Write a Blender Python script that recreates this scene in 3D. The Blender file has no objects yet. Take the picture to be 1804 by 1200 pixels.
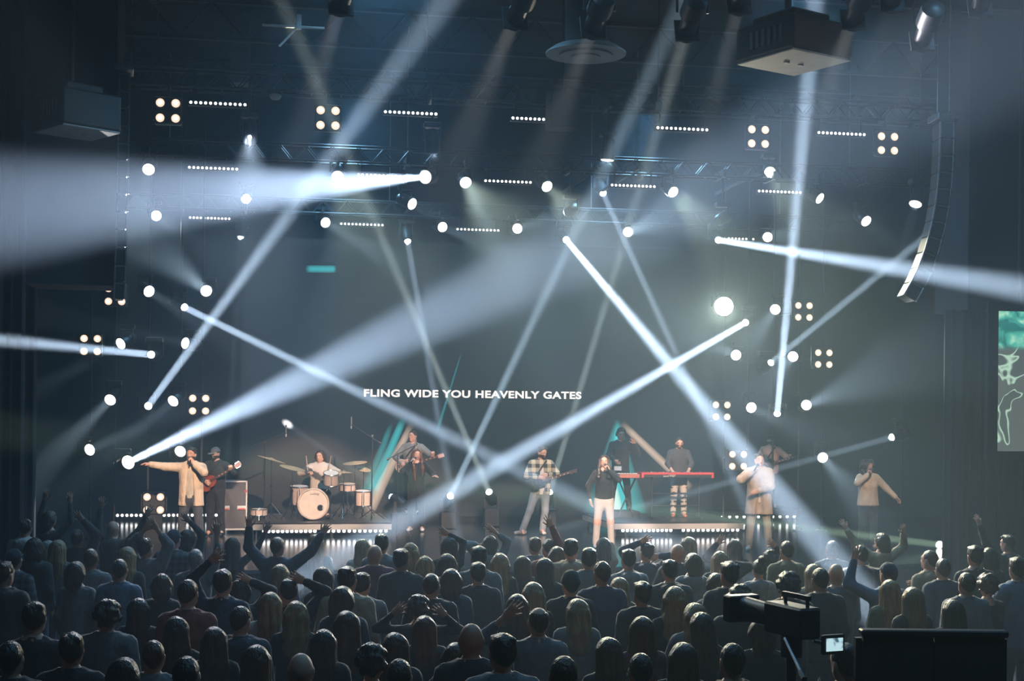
import bpy, bmesh, math, random
import numpy as np
from mathutils import Vector, Matrix, Euler

random.seed(7); np.random.seed(7)
S = bpy.context.scene
COL = S.collection
PI = math.pi
V = Vector

# ------------------------------------------------------------------ camera
F_PX = 2505.0                      # 50 mm on a 36 mm wide frame of 1804 px
YAW, ROLL, HC, SHIFT = math.radians(9.9), 0.010, 3.4, 125.0
CAM_R = Matrix.Rotation(-YAW, 3, 'Z') @ Matrix.Rotation(PI / 2, 3, 'X') @ Matrix.Rotation(ROLL, 3, 'Z')
CAM_P = V((0, 0, HC))
cam_data = bpy.data.cameras.new('camera'); cam_data.lens = 50; cam_data.sensor_width = 36
cam_data.shift_y = SHIFT / 1804; cam_data.clip_end = 300
cam = bpy.data.objects.new('camera', cam_data); COL.objects.link(cam)
cam.matrix_world = Matrix.Translation(CAM_P) @ CAM_R.to_4x4()
S.camera = cam

def ray(px, py):
    return CAM_R @ V(((px - 902) / F_PX, (600 - py + SHIFT) / F_PX, -1.0))
def at_d(px, py, d): return CAM_P + ray(px, py) * d
def at_Y(px, py, Y):
    r = ray(px, py); return CAM_P + r * (Y / r.y)
def at_z(px, py, z):
    r = ray(px, py); return CAM_P + r * ((z - HC) / r.z)
def scale_at(p):                    # pixels per metre at a point
    return F_PX / -((CAM_R.transposed() @ (V(p) - CAM_P)).z)

# ------------------------------------------------------------------ haze, exposure
world = bpy.data.worlds.new('world'); S.world = world; world.use_nodes = True
wn = world.node_tree.nodes; wl = world.node_tree.links
wn['Background'].inputs[0].default_value = (0, 0, 0, 1); wn['Background'].inputs[1].default_value = 0.0
HAZE = 0.006
vs = wn.new('ShaderNodeVolumeScatter'); vs.inputs['Color'].default_value = (0.58, 0.80, 1.0, 1)
vs.inputs['Density'].default_value = HAZE; vs.inputs['Anisotropy'].default_value = 0.38
wl.new(vs.outputs[0], wn['World Output'].inputs['Volume'])
S.view_settings.view_transform = 'Standard'; S.view_settings.look = 'None'
S.view_settings.exposure = 1.4; S.view_settings.gamma = 1.0; S.view_settings.use_curve_mapping = False
cy = S.cycles
cy.use_denoising = True
try: cy.denoiser = 'OPENIMAGEDENOISE'
except Exception: pass
cy.max_bounces = 3; cy.diffuse_bounces = 2; cy.glossy_bounces = 2; cy.transmission_bounces = 2
cy.volume_bounces = 0; cy.transparent_max_bounces = 4
cy.caustics_reflective = False; cy.caustics_refractive = False
cy.use_light_tree = True; cy.use_adaptive_sampling = False
cy.sample_clamp_indirect = 2.0

# ------------------------------------------------------------------ light objects
def aim(o, frm, to):
    o.location = frm
    o.rotation_euler = (V(to) - V(frm)).to_track_quat('-Z', 'Y').to_euler()
def spot(name, frm, to, half_deg, watt, color=(1, 1, 1), radius=0.05, blend=0.25):
    l = bpy.data.lights.new(name, 'SPOT'); l.energy = watt; l.color = color
    l.spot_size = math.radians(2 * half_deg); l.spot_blend = blend; l.shadow_soft_size = radius
    l.use_soft_falloff = False
    o = bpy.data.objects.new(name, l); COL.objects.link(o); aim(o, frm, to); return o
COOL, NEUT, WARM = (0.92, 0.92, 1.0), (0.92, 0.96, 1.0), (1.0, 0.93, 0.74)

# added bluish fill spots, no fixtures, lifting the darks over audience and stage
for hx in (1.6, 8.0):
    for hy, he in ((5.0, 120), (13.0, 140), (20.5, 520), (29.5, 600)):
        l = bpy.data.lights.new('bluish_fill_light', 'SPOT'); l.spot_size = math.radians(150); l.spot_blend = 1.0; l.energy = he; l.color = (0.25, 0.62, 1.0)
        l.shadow_soft_size = 0.4
        o = bpy.data.objects.new('bluish_fill_light', l); COL.objects.link(o); o.location = (hx, hy, 9.9)

# sharp beams: lens pixel, distance Y of the lens, pixel it passes, camera depth there, half angle, watt, colour
BEAMS = [
 ((261,716),28.5, (785,0),14.5, .55, 900, COOL),
 ((267,625),28.5, (43,603),21.0, .6, 700, COOL),
 ((324,541),29.0, (880,812),22.0, .7, 1200, COOL),
 ((424,415),31.5, (402,790),31.0, .5, 320, NEUT),
 ((718,424),31.5, (806,935),27.0, .6, 600, COOL),
 ((862,868),31.5, (522,60),22.0, .6, 620, WARM),
 ((793,875),31.0, (1192,30),19.0, .55, 750, NEUT),
 ((968,868),31.5, (1203,75),23.0, .55, 650, WARM),
 ((997,422),30.5, (1400,905),18.5, .75, 1500, COOL),
 ((1062,340),30.5, (1320,905),24.5, .6, 750, COOL),
 ((1314,568),30.0, (700,922),20.0, .75, 1600, COOL),
 ((1369,730),29.0, (1436,0),21.0, .8, 1300, COOL),
 ((1265,423),30.0, (1804,508),16.5, .62, 1200, COOL),
 ((1357,640),29.5, (1648,403),26.0, .6, 1000, NEUT),
 ((1573,770),28.0, (1395,819),28.9, .4, 800, NEUT),
 ((692,877),31.0, (575,795),32.0, .6, 500, COOL),
 ((1656,960),26.0, (1500,941),26.0, .8, 200, (0.9, 1.0, 0.55)),
]
# wide cones
CONES = [
 ((225,815),27.5, (1010,440),19.0, 3.4, 8200, (0.88,0.88,1.0), 0.06),
 ((750,312),27.5, (0,370),17.0, 4.2, 6200, (0.86,0.86,1.0), 0.05),
]
# ------------------------------------------------------------------ tagging
def tag(o, label=None, cat=None, group=None, kind=None):
    if label: o['label'] = label
    if cat: o['category'] = cat
    if group: o['group'] = group
    if kind: o['kind'] = kind
    return o
def empty(name, loc=(0, 0, 0), rot=(0, 0, 0), label=None, cat=None, group=None):
    o = bpy.data.objects.new(name, None); COL.objects.link(o); o.empty_display_size = 0.1
    o.location = loc; o.rotation_euler = rot
    return tag(o, label, cat, group)
def link_mesh(name, me, mat=None, parent=None, loc=None, rot=None):
    o = bpy.data.objects.new(name, me); COL.objects.link(o)
    if mat is not None and len(me.materials) == 0: me.materials.append(mat)
    if parent is not None: o.parent = parent
    if loc is not None: o.location = loc
    if rot is not None: o.rotation_euler = rot
    return o
def copy_tree(o, parent=None):
    c = o.copy(); COL.objects.link(c); c.parent = parent
    for ch in o.children: copy_tree(ch, c)
    return c

# ------------------------------------------------------------------ materials (all procedural)
MATS = {}
def pm(name, c1, c2=None, scale=12.0, rough=0.6, metal=0.0, bump=0.0, bscale=40.0, stretch=(1, 1, 1), spec=0.5, sheen=0.0, bdist=0.01):
    if name in MATS: return MATS[name]
    m = bpy.data.materials.new(name); m.use_nodes = True
    n, l = m.node_tree.nodes, m.node_tree.links
    b = n['Principled BSDF']; b.inputs['Roughness'].default_value = rough; b.inputs['Metallic'].default_value = metal
    b.inputs['Specular IOR Level'].default_value = spec
    if sheen: b.inputs['Sheen Weight'].default_value = sheen; b.inputs['Sheen Roughness'].default_value = 0.4
    if c2 is None: c2 = tuple(x * 0.75 for x in c1)
    tc = n.new('ShaderNodeTexCoord'); mp = n.new('ShaderNodeMapping'); mp.inputs['Scale'].default_value = stretch
    l.new(tc.outputs['Object'], mp.inputs[0])
    nz = n.new('ShaderNodeTexNoise'); nz.inputs['Scale'].default_value = scale; nz.inputs['Detail'].default_value = 3
    l.new(mp.outputs[0], nz.inputs['Vector'])
    r = n.new('ShaderNodeValToRGB'); r.color_ramp.elements[0].position = 0.35; r.color_ramp.elements[1].position = 0.65
    r.color_ramp.elements[0].color = (*c1, 1); r.color_ramp.elements[1].color = (*c2, 1)
    l.new(nz.outputs[0], r.inputs[0]); l.new(r.outputs[0], b.inputs['Base Color'])
    if bump:
        nb = n.new('ShaderNodeTexNoise'); nb.inputs['Scale'].default_value = bscale
        l.new(mp.outputs[0], nb.inputs['Vector'])
        bp = n.new('ShaderNodeBump'); bp.inputs['Strength'].default_value = bump; bp.inputs['Distance'].default_value = bdist
        l.new(nb.outputs[0], bp.inputs['Height']); l.new(bp.outputs[0], b.inputs['Normal'])
    MATS[name] = m; return m
def em(name, col, st):
    if name in MATS: return MATS[name]
    m = bpy.data.materials.new(name); m.use_nodes = True; n = m.node_tree.nodes; n.clear()
    e = n.new('ShaderNodeEmission'); e.inputs[0].default_value = (*col, 1); e.inputs[1].default_value = st
    o = n.new('ShaderNodeOutputMaterial'); m.node_tree.links.new(e.outputs[0], o.inputs[0])
    m.cycles.emission_sampling = 'NONE'
    MATS[name] = m; return m
def hair_mat(name, c):
    return pm(name, c, tuple(x * 0.55 for x in c), 30, 0.38, 0, 0.9, 60, (1, 1, 0.10), 0.6, 0.0, .02)

BLACK = pm('black_powder_coat', (.012, .013, .015), (.02, .021, .024), 20, .45)
BLACKM = pm('black_matt', (.010, .011, .013), (.016, .017, .02), 20, .8)
CHROME = pm('chrome_metal', (.75, .75, .75), (.6, .6, .6), 30, .18, 1.0)
ALU = pm('brushed_aluminium', (.62, .60, .57), (.5, .49, .47), 25, .35, 0.6, 0.1, 60, (8, 1, 1))
STEEL = pm('dull_steel', (.25, .26, .28), (.18, .19, .2), 25, .4, 0.9)
WOODD = pm('stage_black_paint', (.020, .021, .024), (.032, .033, .036), 6, .3, 0, .05, 30)
CLOTHBK = pm('black_drape_cloth', (.012, .014, .017), (.02, .023, .027), 3, .95, 0, .3, 8, (6, 6, .3))
SKIN = [pm('skin_%d' % i, c, tuple(x * .85 for x in c), 8, .55) for i, c in enumerate([(.62, .36, .26), (.55, .31, .22), (.40, .21, .14), (.22, .11, .07)])]
LENS_W = em('lens_white_glow', (1.0, .97, .93), 4.0)
LENS_DIM = em('lens_soft_glow', (1.0, .97, .92), 1.6)
LENS_WARM = em('lens_warm_glow', (1.0, .70, .52), .50)
LENS_CORE = em('lens_hot_core', (1.0, .96, .90), 3.0)
LED_W = em('led_white_glow', (.96, .98, 1.0), 2.2)

# ------------------------------------------------------------------ mesh builder
class MB:
    def __init__(s): s.v = []; s.f = []
    def add(s, vs, fs):
        n = len(s.v); s.v += [tuple(x) for x in vs]; s.f += [tuple(i + n for i in f) for f in fs]; return s
    def box(s, c, d, R=None, bev=0.0):
        x, y, z = d[0] / 2, d[1] / 2, d[2] / 2; c = V(c)
        if bev <= 0:
            vs = [V((a * x, b * y, e * z)) for e in (-1, 1) for a, b in ((-1, -1), (1, -1), (1, 1), (-1, 1))]
            fs = [(3, 2, 1, 0), (4, 5, 6, 7), (0, 1, 5, 4), (1, 2, 6, 5), (2, 3, 7, 6), (3, 0, 4, 7)]
        else:
            bm = bmesh.new(); bmesh.ops.create_cube(bm, size=1)
            for w in bm.verts: w.co = V((w.co.x * d[0], w.co.y * d[1], w.co.z * d[2]))
            bmesh.ops.bevel(bm, geom=bm.edges[:], offset=bev, segments=1, affect='EDGES')
            bm.verts.index_update(); vs = [w.co.copy() for w in bm.verts]; fs = [tuple(w.index for w in f.verts) for f in bm.faces]; bm.free()
        if R is not None: vs = [R @ w for w in vs]
        return s.add([c + w for w in vs], fs)
    def cyl(s, a, b, ra, rb=None, n=12, cap=True):
        a, b = V(a), V(b); rb = ra if rb is None else rb
        q = (b - a).to_track_quat('Z', 'Y'); vs = []
        for p, r in ((a, ra), (b, rb)):
            for i in range(n):
                t = 2 * PI * i / n; vs.append(p + q @ V((r * math.cos(t), r * math.sin(t), 0)))
        fs = [(i, (i + 1) % n, n + (i + 1) % n, n + i) for i in range(n)]
        if cap: fs += [tuple(range(n - 1, -1, -1)), tuple(range(n, 2 * n))]
        return s.add(vs, fs)
    def tube(s, pts, r, n=6):
        for a, b in zip(pts[:-1], pts[1:]): s.cyl(a, b, r, r, n)
        return s
    def lathe(s, prof, axis_o=(0, 0, 0), axis_d=(0, 0, 1), n=20, close=True):
        o = V(axis_o); q = V(axis_d).normalized().to_track_quat('Z', 'Y'); vs = []; m = len(prof)
        for r, z in prof:
            for i in range(n):
                t = 2 * PI * i / n; vs.append(o + q @ V((r * math.cos(t), r * math.sin(t), z)))
        fs = [(k * n + i, k * n + (i + 1) % n, (k + 1) * n + (i + 1) % n, (k + 1) * n + i) for k in range(m - 1) for i in range(n)]
        if close: fs += [tuple(range(n - 1, -1, -1)), tuple(range((m - 1) * n, m * n))]
        return s.add(vs, fs)
    def ell(s, c, r, R=None, n=10, m=7):
        c = V(c); vs = []; r = V(r) if not isinstance(r, (int, float)) else V((r, r, r))
        for j in range(m + 1):
            ph = PI * j / m
            for i in range(n):
                t = 2 * PI * i / n; w = V((r.x * math.sin(ph) * math.cos(t), r.y * math.sin(ph) * math.sin(t), r.z * math.cos(ph)))
                vs.append(c + (R @ w if R is not None else w))
        fs = [(j * n + i, (j + 1) * n + i, (j + 1) * n + (i + 1) % n, j * n + (i + 1) % n) for j in range(m) for i in range(n)]
        return s.add(vs, fs)
    def torus(s, c, axis, R, r, n=24, m=6):
        c = V(c); q = V(axis).normalized().to_track_quat('Z', 'Y'); vs = []
        for i in range(n):
            t = 2 * PI * i / n
            for j in range(m):
                u = 2 * PI * j / m; w = V(((R + r * math.cos(u)) * math.cos(t), (R + r * math.cos(u)) * math.sin(t), r * math.sin(u)))
                vs.append(c + q @ w)
        fs = [(i * m + j, ((i + 1) % n) * m + j, ((i + 1) % n) * m + (j + 1) % m, i * m + (j + 1) % m) for i in range(n) for j in range(m)]
        return s.add(vs, fs)
    def prism(s, poly, depth, T=None):
        """polygon in XZ, thickness along Y, then matrix T"""
        n = len(poly); vs = [V((x, -depth / 2, z)) for x, z in poly] + [V((x, depth / 2, z)) for x, z in poly]
        if T is not None: vs = [T @ w for w in vs]
        fs = [tuple(range(n)), tuple(range(2 * n - 1, n - 1, -1))] + [(i, n + i, n + (i + 1) % n, (i + 1) % n) for i in range(n)]
        return s.add(vs, fs)
    def mesh(s, name, smooth=False):
        me = bpy.data.meshes.new(name); me.from_pydata(s.v, [], s.f); me.update()
        if smooth:
            me.shade_smooth()
            try: me.set_sharp_from_angle(angle=math.radians(40))
            except Exception: pass
        return me
    def build(s, name, mat, parent=None, smooth=False, loc=None, rot=None):
        return link_mesh(name, s.mesh(name, smooth), mat, parent, loc, rot)

# ------------------------------------------------------------------ rounded bodies: distance fields turned into one skin
EDG = [(0, 1), (2, 3), (4, 5), (6, 7), (0, 2), (1, 3), (4, 6), (5, 7), (0, 4), (1, 5), (2, 6), (3, 7)]
CRN = np.array([[i & 1, (i >> 1) & 1, (i >> 2) & 1] for i in range(8)])
class Sdf:
    def __init__(s, lo, hi, h):
        s.lo = np.array(lo, float); s.h = h
        s.n = np.ceil((np.array(hi, float) - s.lo) / h).astype(int) + 1
        s.val = np.full(s.n, 1.0)
        s.ax = [s.lo[i] + h * np.arange(s.n[i]) for i in range(3)]
    def _sub(s, lo, hi, m):
        i0 = np.maximum(np.floor((lo - m - s.lo) / s.h).astype(int), 0)
        i1 = np.minimum(np.ceil((hi + m - s.lo) / s.h).astype(int) + 1, s.n)
        if (i1 <= i0).any(): return None
        sl = tuple(slice(a, b) for a, b in zip(i0, i1))
        g = np.meshgrid(*[s.ax[i][sl[i]] for i in range(3)], indexing='ij')
        return sl, g
    def cone(s, a, b, ra, rb, k=0.04, sq=None, op='add'):
        a = np.array(a, float); b = np.array(b, float); R = max(ra, rb)
        r = s._sub(np.minimum(a, b) - R, np.maximum(a, b) + R, k + 2.5 * s.h)
        if r is None: return s
        sl, g = r; ba = b - a; q = ba @ ba + 1e-12
        p = [g[i] - a[i] for i in range(3)]
        t = np.clip((p[0] * ba[0] + p[1] * ba[1] + p[2] * ba[2]) / q, 0, 1)
        c = [p[i] - t * ba[i] for i in range(3)]
        if sq is not None: c = [c[i] / sq[i] for i in range(3)]
        d = np.sqrt(c[0] ** 2 + c[1] ** 2 + c[2] ** 2) - (ra + (rb - ra) * t)
        if sq is not None: d = d * min(sq) ** 0.5
        s._mix(sl, d, k, op); return s
    def ell(s, c, rad, k=0.03, op='add'):
        c = np.array(c, float); rad = np.array(rad, float)
        r = s._sub(c - rad, c + rad, k + 2.5 * s.h)
        if r is None: return s
        sl, g = r; q = np.sqrt(sum(((g[i] - c[i]) / rad[i]) ** 2 for i in range(3)))
        s._mix(sl, (q - 1) * rad.min(), k, op); return s
    def _mix(s, sl, d, k, op):
        v = s.val[sl]
        if op == 'add':
            if k > 0:
                hh = np.clip(0.5 + 0.5 * (v - d) / k, 0, 1); s.val[sl] = v * (1 - hh) + d * hh - k * hh * (1 - hh)
            else: s.val[sl] = np.minimum(v, d)
        else: s.val[sl] = np.maximum(v, -d)
    def cut(s, p, nrm):
        g = np.meshgrid(*s.ax, indexing='ij', sparse=True)
        s.val = np.maximum(s.val, sum((g[i] - p[i]) * nrm[i] for i in range(3))); return s
    def out(s):
        v = s.val.copy()
        for sl in ((0,), (-1,)):
            v[sl[0], :, :] = 1; v[:, sl[0], :] = 1; v[:, :, sl[0]] = 1
        ins = v < 0
        cnt = sum(ins[c[0]:ins.shape[0] - 1 + c[0], c[1]:ins.shape[1] - 1 + c[1], c[2]:ins.shape[2] - 1 + c[2]].astype(np.int8) for c in CRN)
        act = (cnt > 0) & (cnt < 8); ijk = np.argwhere(act)
        if len(ijk) == 0: return np.zeros((0, 3)), np.zeros((0, 4), int)
        cv = np.stack([v[tuple((ijk + c).T)] for c in CRN], 1)
        acc = np.zeros((len(ijk), 3)); num = np.zeros(len(ijk))
        for a, b in EDG:
            va, vb = cv[:, a], cv[:, b]; m = (va < 0) != (vb < 0)
            t = np.where(m, va / np.where(m, va - vb, 1), 0)
            acc += np.where(m[:, None], CRN[a] + (CRN[b] - CRN[a]) * t[:, None], 0); num += m
        verts = s.lo + s.h * (ijk + acc / num[:, None])
        idm = np.full(act.shape, -1); idm[tuple(ijk.T)] = np.arange(len(ijk)); fs = []
        for ax in range(3):
            u, w = (ax + 1) % 3, (ax + 2) % 3
            A = np.take(ins, range(ins.shape[ax] - 1), ax); B = np.take(ins, range(1, ins.shape[ax]), ax)
            e = np.argwhere(A != B); fl = A[tuple(e.T)]
            du = np.zeros(3, int); du[u] = 1; dw = np.zeros(3, int); dw[w] = 1
            q = np.stack([idm[tuple((e - du - dw).T)], idm[tuple((e - dw).T)], idm[tuple(e.T)], idm[tuple((e - du).T)]], 1)
            q[~fl] = q[~fl][:, ::-1]; fs.append(q)
        return verts, np.concatenate(fs)
def arr_mesh(name, parts, mat=None):
    vs, fs, n = [], [], 0
    for v, f in parts:
        vs.append(v); fs.append(f + n); n += len(v)
    v = np.concatenate(vs); f = np.concatenate(fs); me = bpy.data.meshes.new(name)
    me.vertices.add(len(v)); me.vertices.foreach_set('co', v.astype(np.float32).ravel())
    me.loops.add(f.size); me.loops.foreach_set('vertex_index', f.astype(np.int32).ravel())
    me.polygons.add(len(f)); me.polygons.foreach_set('loop_start', np.arange(0, f.size, 4, dtype=np.int32))
    me.update(calc_edges=True); me.shade_smooth()
    if mat is not None: me.materials.append(mat)
    return me
# ------------------------------------------------------------------ the hall
STAGE_Z = 0.8; FRONT_Y = 23.3; BACK_Y = 33.0
def slab(name, lo, hi, mat, kind='structure', parent=None):
    lo, hi = V(lo), V(hi)
    o = MB().box((lo + hi) / 2, hi - lo).build(name, mat, parent)
    if parent is None: o['kind'] = kind
    return o
FLOOR_M = pm('dark_hall_carpet', (.018, .020, .024), (.03, .032, .036), 14, .9, 0, .3, 90)
CEIL_M = pm('dark_painted_ceiling', (.030, .040, .048), (.042, .054, .062), 1.2, .85, 0, .2, 6)
WALL_M = pm('dark_painted_wall', (.016, .021, .026), (.024, .030, .036), .8, .85)
slab('floor', (-16, -6, -.2), (26, 35, 0), FLOOR_M)
slab('ceiling', (-16, -6, 10.9), (26, 35, 11.1), CEIL_M)
slab('wall_back', (-16, 34.6, 0), (26, 34.8, 10.9), WALL_M)
slab('wall_left', (-16.2, -6, 0), (-16, 35, 10.9), WALL_M)
slab('wall_right', (26, -6, 0), (26.2, 35, 10.9), WALL_M)

deck_m = pm('glossy_black_stage_floor', (.016, .018, .021), (.03, .032, .036), 1.5, .16, 0, .05, 20, (1, .15, 1))
st = empty('stage_platform', (4.6, FRONT_Y, 0)); tag(st, kind='structure')
MB().box((0, 5.5, STAGE_Z - .03), (26, 11, .06)).build('stage_top', deck_m, st)
for i in range(13):                       # black fascia boards along the front
    MB().box((-12 + i * 2, .03, .37), (1.985, .04, .73), bev=.006).build('fascia_board', WOODD, st)
MB().box((0, -.012, STAGE_Z - .03), (26, .03, .05)).build('edge_trim', STEEL, st)

# side drapes (legs) and the black drapes round the hung loudspeakers
def drape(name, x0, x1, z0, z1, Y, label, fold=.16):
    n = max(6, int((x1 - x0) / fold) * 4); vs = []
    for j, z in enumerate((z0, z1)):
        for i in range(n + 1):
            x = x0 + (x1 - x0) * i / n; y = .045 * math.sin(i * PI / 2) + .03 * math.sin(i * .7)
            vs.append((x, Y + y, z))
    for j, z in enumerate((z0, z1)):
        for i in range(n + 1):
            x = x0 + (x1 - x0) * i / n; y = .045 * math.sin(i * PI / 2) + .03 * math.sin(i * .7)
            vs.append((x, Y + .04 + y, z))
    m = n + 1
    fs = [(i, i + 1, m + i + 1, m + i) for i in range(n)] + [(2 * m + i + 1, 2 * m + i, 3 * m + i, 3 * m + i + 1) for i in range(n)]
    fs += [(i, 2 * m + i, 2 * m + i + 1, i + 1) for i in range(n)] + [(m + i, m + i + 1, 3 * m + i + 1, 3 * m + i) for i in range(n)]
    fs += [(0, m, 3 * m, 2 * m), (n, 2 * m + n, 3 * m + n, m + n)]
    o = MB().add(vs, fs).build(name, CLOTHBK, None, True)
    return tag(o, label, 'curtain')
xl1 = at_Y(43, 700, 22.4).x; xl2 = at_Y(64, 700, 25.0).x
drape('stage_curtain', -14, xl1, 0, 10.6, 22.4, 'black curtain hiding the wing where a white beam is cut off')
drape('stage_curtain', -14, xl2, .81, 9.5, 25.0, 'black curtain just behind the front wing curtain, beside round wash lights')
xr1 = at_Y(1664, 700, 22.6).x
drape('stage_curtain', xr1, 24, 0, at_Y(1700, 546, 22.6).z, 22.6, 'black curtain below the hung screen box, next to the singer with curly hair')
# soffits: black boxes over the wings
p0 = at_Y(46, 500, 22.9); p1 = at_Y(219, 500, 22.9)
slab('trim_1', (p0.x, 22.9, p0.z), (p1.x - .12, 23.9, 10.9), WALL_M)
p0 = at_Y(1700, 546, 22.3)
slab('trim_2', (p0.x, 22.2, p0.z), (25.9, 23.4, 10.9), WALL_M)
# pale duct riser above the front truss
q0 = at_Y(406, 150, 27.5); q1 = at_Y(440, 150, 27.5)
du = empty('air_duct', ((q0.x + q1.x) / 2, 27.5, q0.z), (0, 0, 0), 'pale grey square air duct rising to the ceiling above the led bars', 'duct')
DUCT = pm('grey_duct_metal', (.16, .17, .17), (.20, .21, .21), 4, .5, .3)
w = q1.x - q0.x
MB().box((0, 0, .75), (w, .5, 1.5), bev=.01).build('duct_section', DUCT, du)
MB().box((0, 0, 2.05), (w, .5, 1.06), bev=.01).build('duct_section', DUCT, du)
MB().box((0, 0, 1.51), (w + .05, .55, .05)).build('flange', STEEL, du)

# ceiling: open web joists, each chord and web its own part
JST = pm('joist_paint', (.045, .055, .062), (.06, .07, .078), 5, .5)
for Y, jl in ((8.5, 'the rear of the crowd'), (13.0, 'the middle of the crowd'), (17.5, 'the front of the crowd'), (22.0, 'the stage edge'), (26.5, 'the middle of the stage'), (31.0, 'the led wall')):
    j = empty('ceiling_joist', (5, Y, 10.15), (0, 0, 0), 'open web steel ceiling joist spanning above ' + jl, 'joist', 'open web joists under the ceiling')
    MB().box((0, 0, .68), (38, .12, .07)).build('top_chord', JST, j)
    MB().box((0, 0, 0), (38, .12, .07)).build('bottom_chord', JST, j)
    me = MB().cyl((-.6, 0, 0), (0, 0, .68), .018, n=6).cyl((0, 0, .68), (.6, 0, 0), .018, n=6).mesh('web'); me.materials.append(JST)
    for i in range(31): link_mesh('web_brace', me, None, j, (-18 + 1.2 * i, 0, 0))
# beam clamp and brace lit by a stage beam, near the duct
bp = at_Y(527, 45, 22.0)
br = empty('beam_brace', bp, (0, 0, 0), 'lit white steel strut angled under the ceiling joist near the pale duct', 'brace')
a2 = at_Y(492, 82, 22.0) - bp
MB().cyl((0, 0, 0), a2, .018).build('strut', ALU, br)
MB().cyl(at_Y(462, 44, 22) - bp, at_Y(572, 50, 22) - bp, .02).build('rail', ALU, br)
MB().box((0, 0, .05), (.07, .07, .22)).build('bracket', ALU, br)

# round ceiling air diffuser
dp = at_d(1032, 96, 20.5)
df = empty('ceiling_diffuser', dp, (0, 0, 0), 'large round grey air diffuser of nested rings on the ceiling', 'air vent')
s_ = .58
DIF = pm('grey_diffuser_metal', (.28, .30, .31), (.34, .36, .37), 6, .5)
MB().lathe([(s_, 0), (s_, .02), (s_ * .80, .10), (s_ * .80, .08)], n=40).build('outer_ring', DIF, df, True)
MB().lathe([(s_ * .66, -.03), (s_ * .66, -.01), (s_ * .46, .06), (s_ * .46, .04)], n=40).build('middle_ring', DIF, df, True)
MB().lathe([(s_ * .36, -.05), (s_ * .36, -.03), (.02, .02), (.02, 0)], n=32).build('centre_cone', DIF, df, True)
MB().cyl((0, 0, .05), (0, 0, 10.9 - dp.z), .3, n=24).build('duct_neck', CEIL_M, df, True)

# ------------------------------------------------------------------ overhead trusses
def truss(name, x0, x1, Y, z, label, hang=True):
    t = empty(name, ((x0 + x1) / 2, Y, z), (0, 0, 0), label, 'truss'); L = (x1 - x0) / 2; q = .15
    for a in (-q, q):
        for b in (0, 2 * q): MB().cyl((-L, a, b), (L, a, b), .025, n=8).build('chord', BLACK, t, True)
    m1 = MB()
    for s in (-q, q): m1.cyl((-.25, s, 0), (0, s, 2 * q), .012, n=5).cyl((0, s, 2 * q), (.25, s, 0), .012, n=5)
    m1.cyl((0, -q, 0), (0, q, 0), .012, n=5); me = m1.mesh('lacing'); me.materials.append(BLACK)
    for i in range(int(2 * L / .5)): link_mesh('lacing', me, None, t, (-L + .25 + .5 * i, 0, 0))
    if hang:
        for f in (-.8, -.27, .27, .8): MB().cyl((L * f, 0, .3), (L * f, 0, 10.85 - z), .012, n=6).build('hanging_chain', STEEL, t)
    return t
def tz(px, py, Y): return at_Y(px, py, Y).z
T1, T2, T3 = 24.4, 27.6, 31.6
Z1, Z2, Z3 = tz(800, 200, T1) + .22, tz(800, 315, T2) + .22, tz(800, 402, T3) + .22
truss('lighting_truss', -3.5, 13.5, T1, Z1, 'black box truss over the front of the stage, carrying warm blinders')
truss('lighting_truss', -3.5, 13.5, T2, Z2, 'black box truss over the middle of the stage')
truss('lighting_truss', -3.5, 13.5, T3, Z3, 'black box truss over the rear of the stage above the led wall')
HT_Y = 15.3; ZF = at_Y(1100, -48, HT_Y).z
truss('lighting_truss', -4, 14, HT_Y, ZF + .15, 'black box truss over the audience holding dark profile spotlights')

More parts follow.
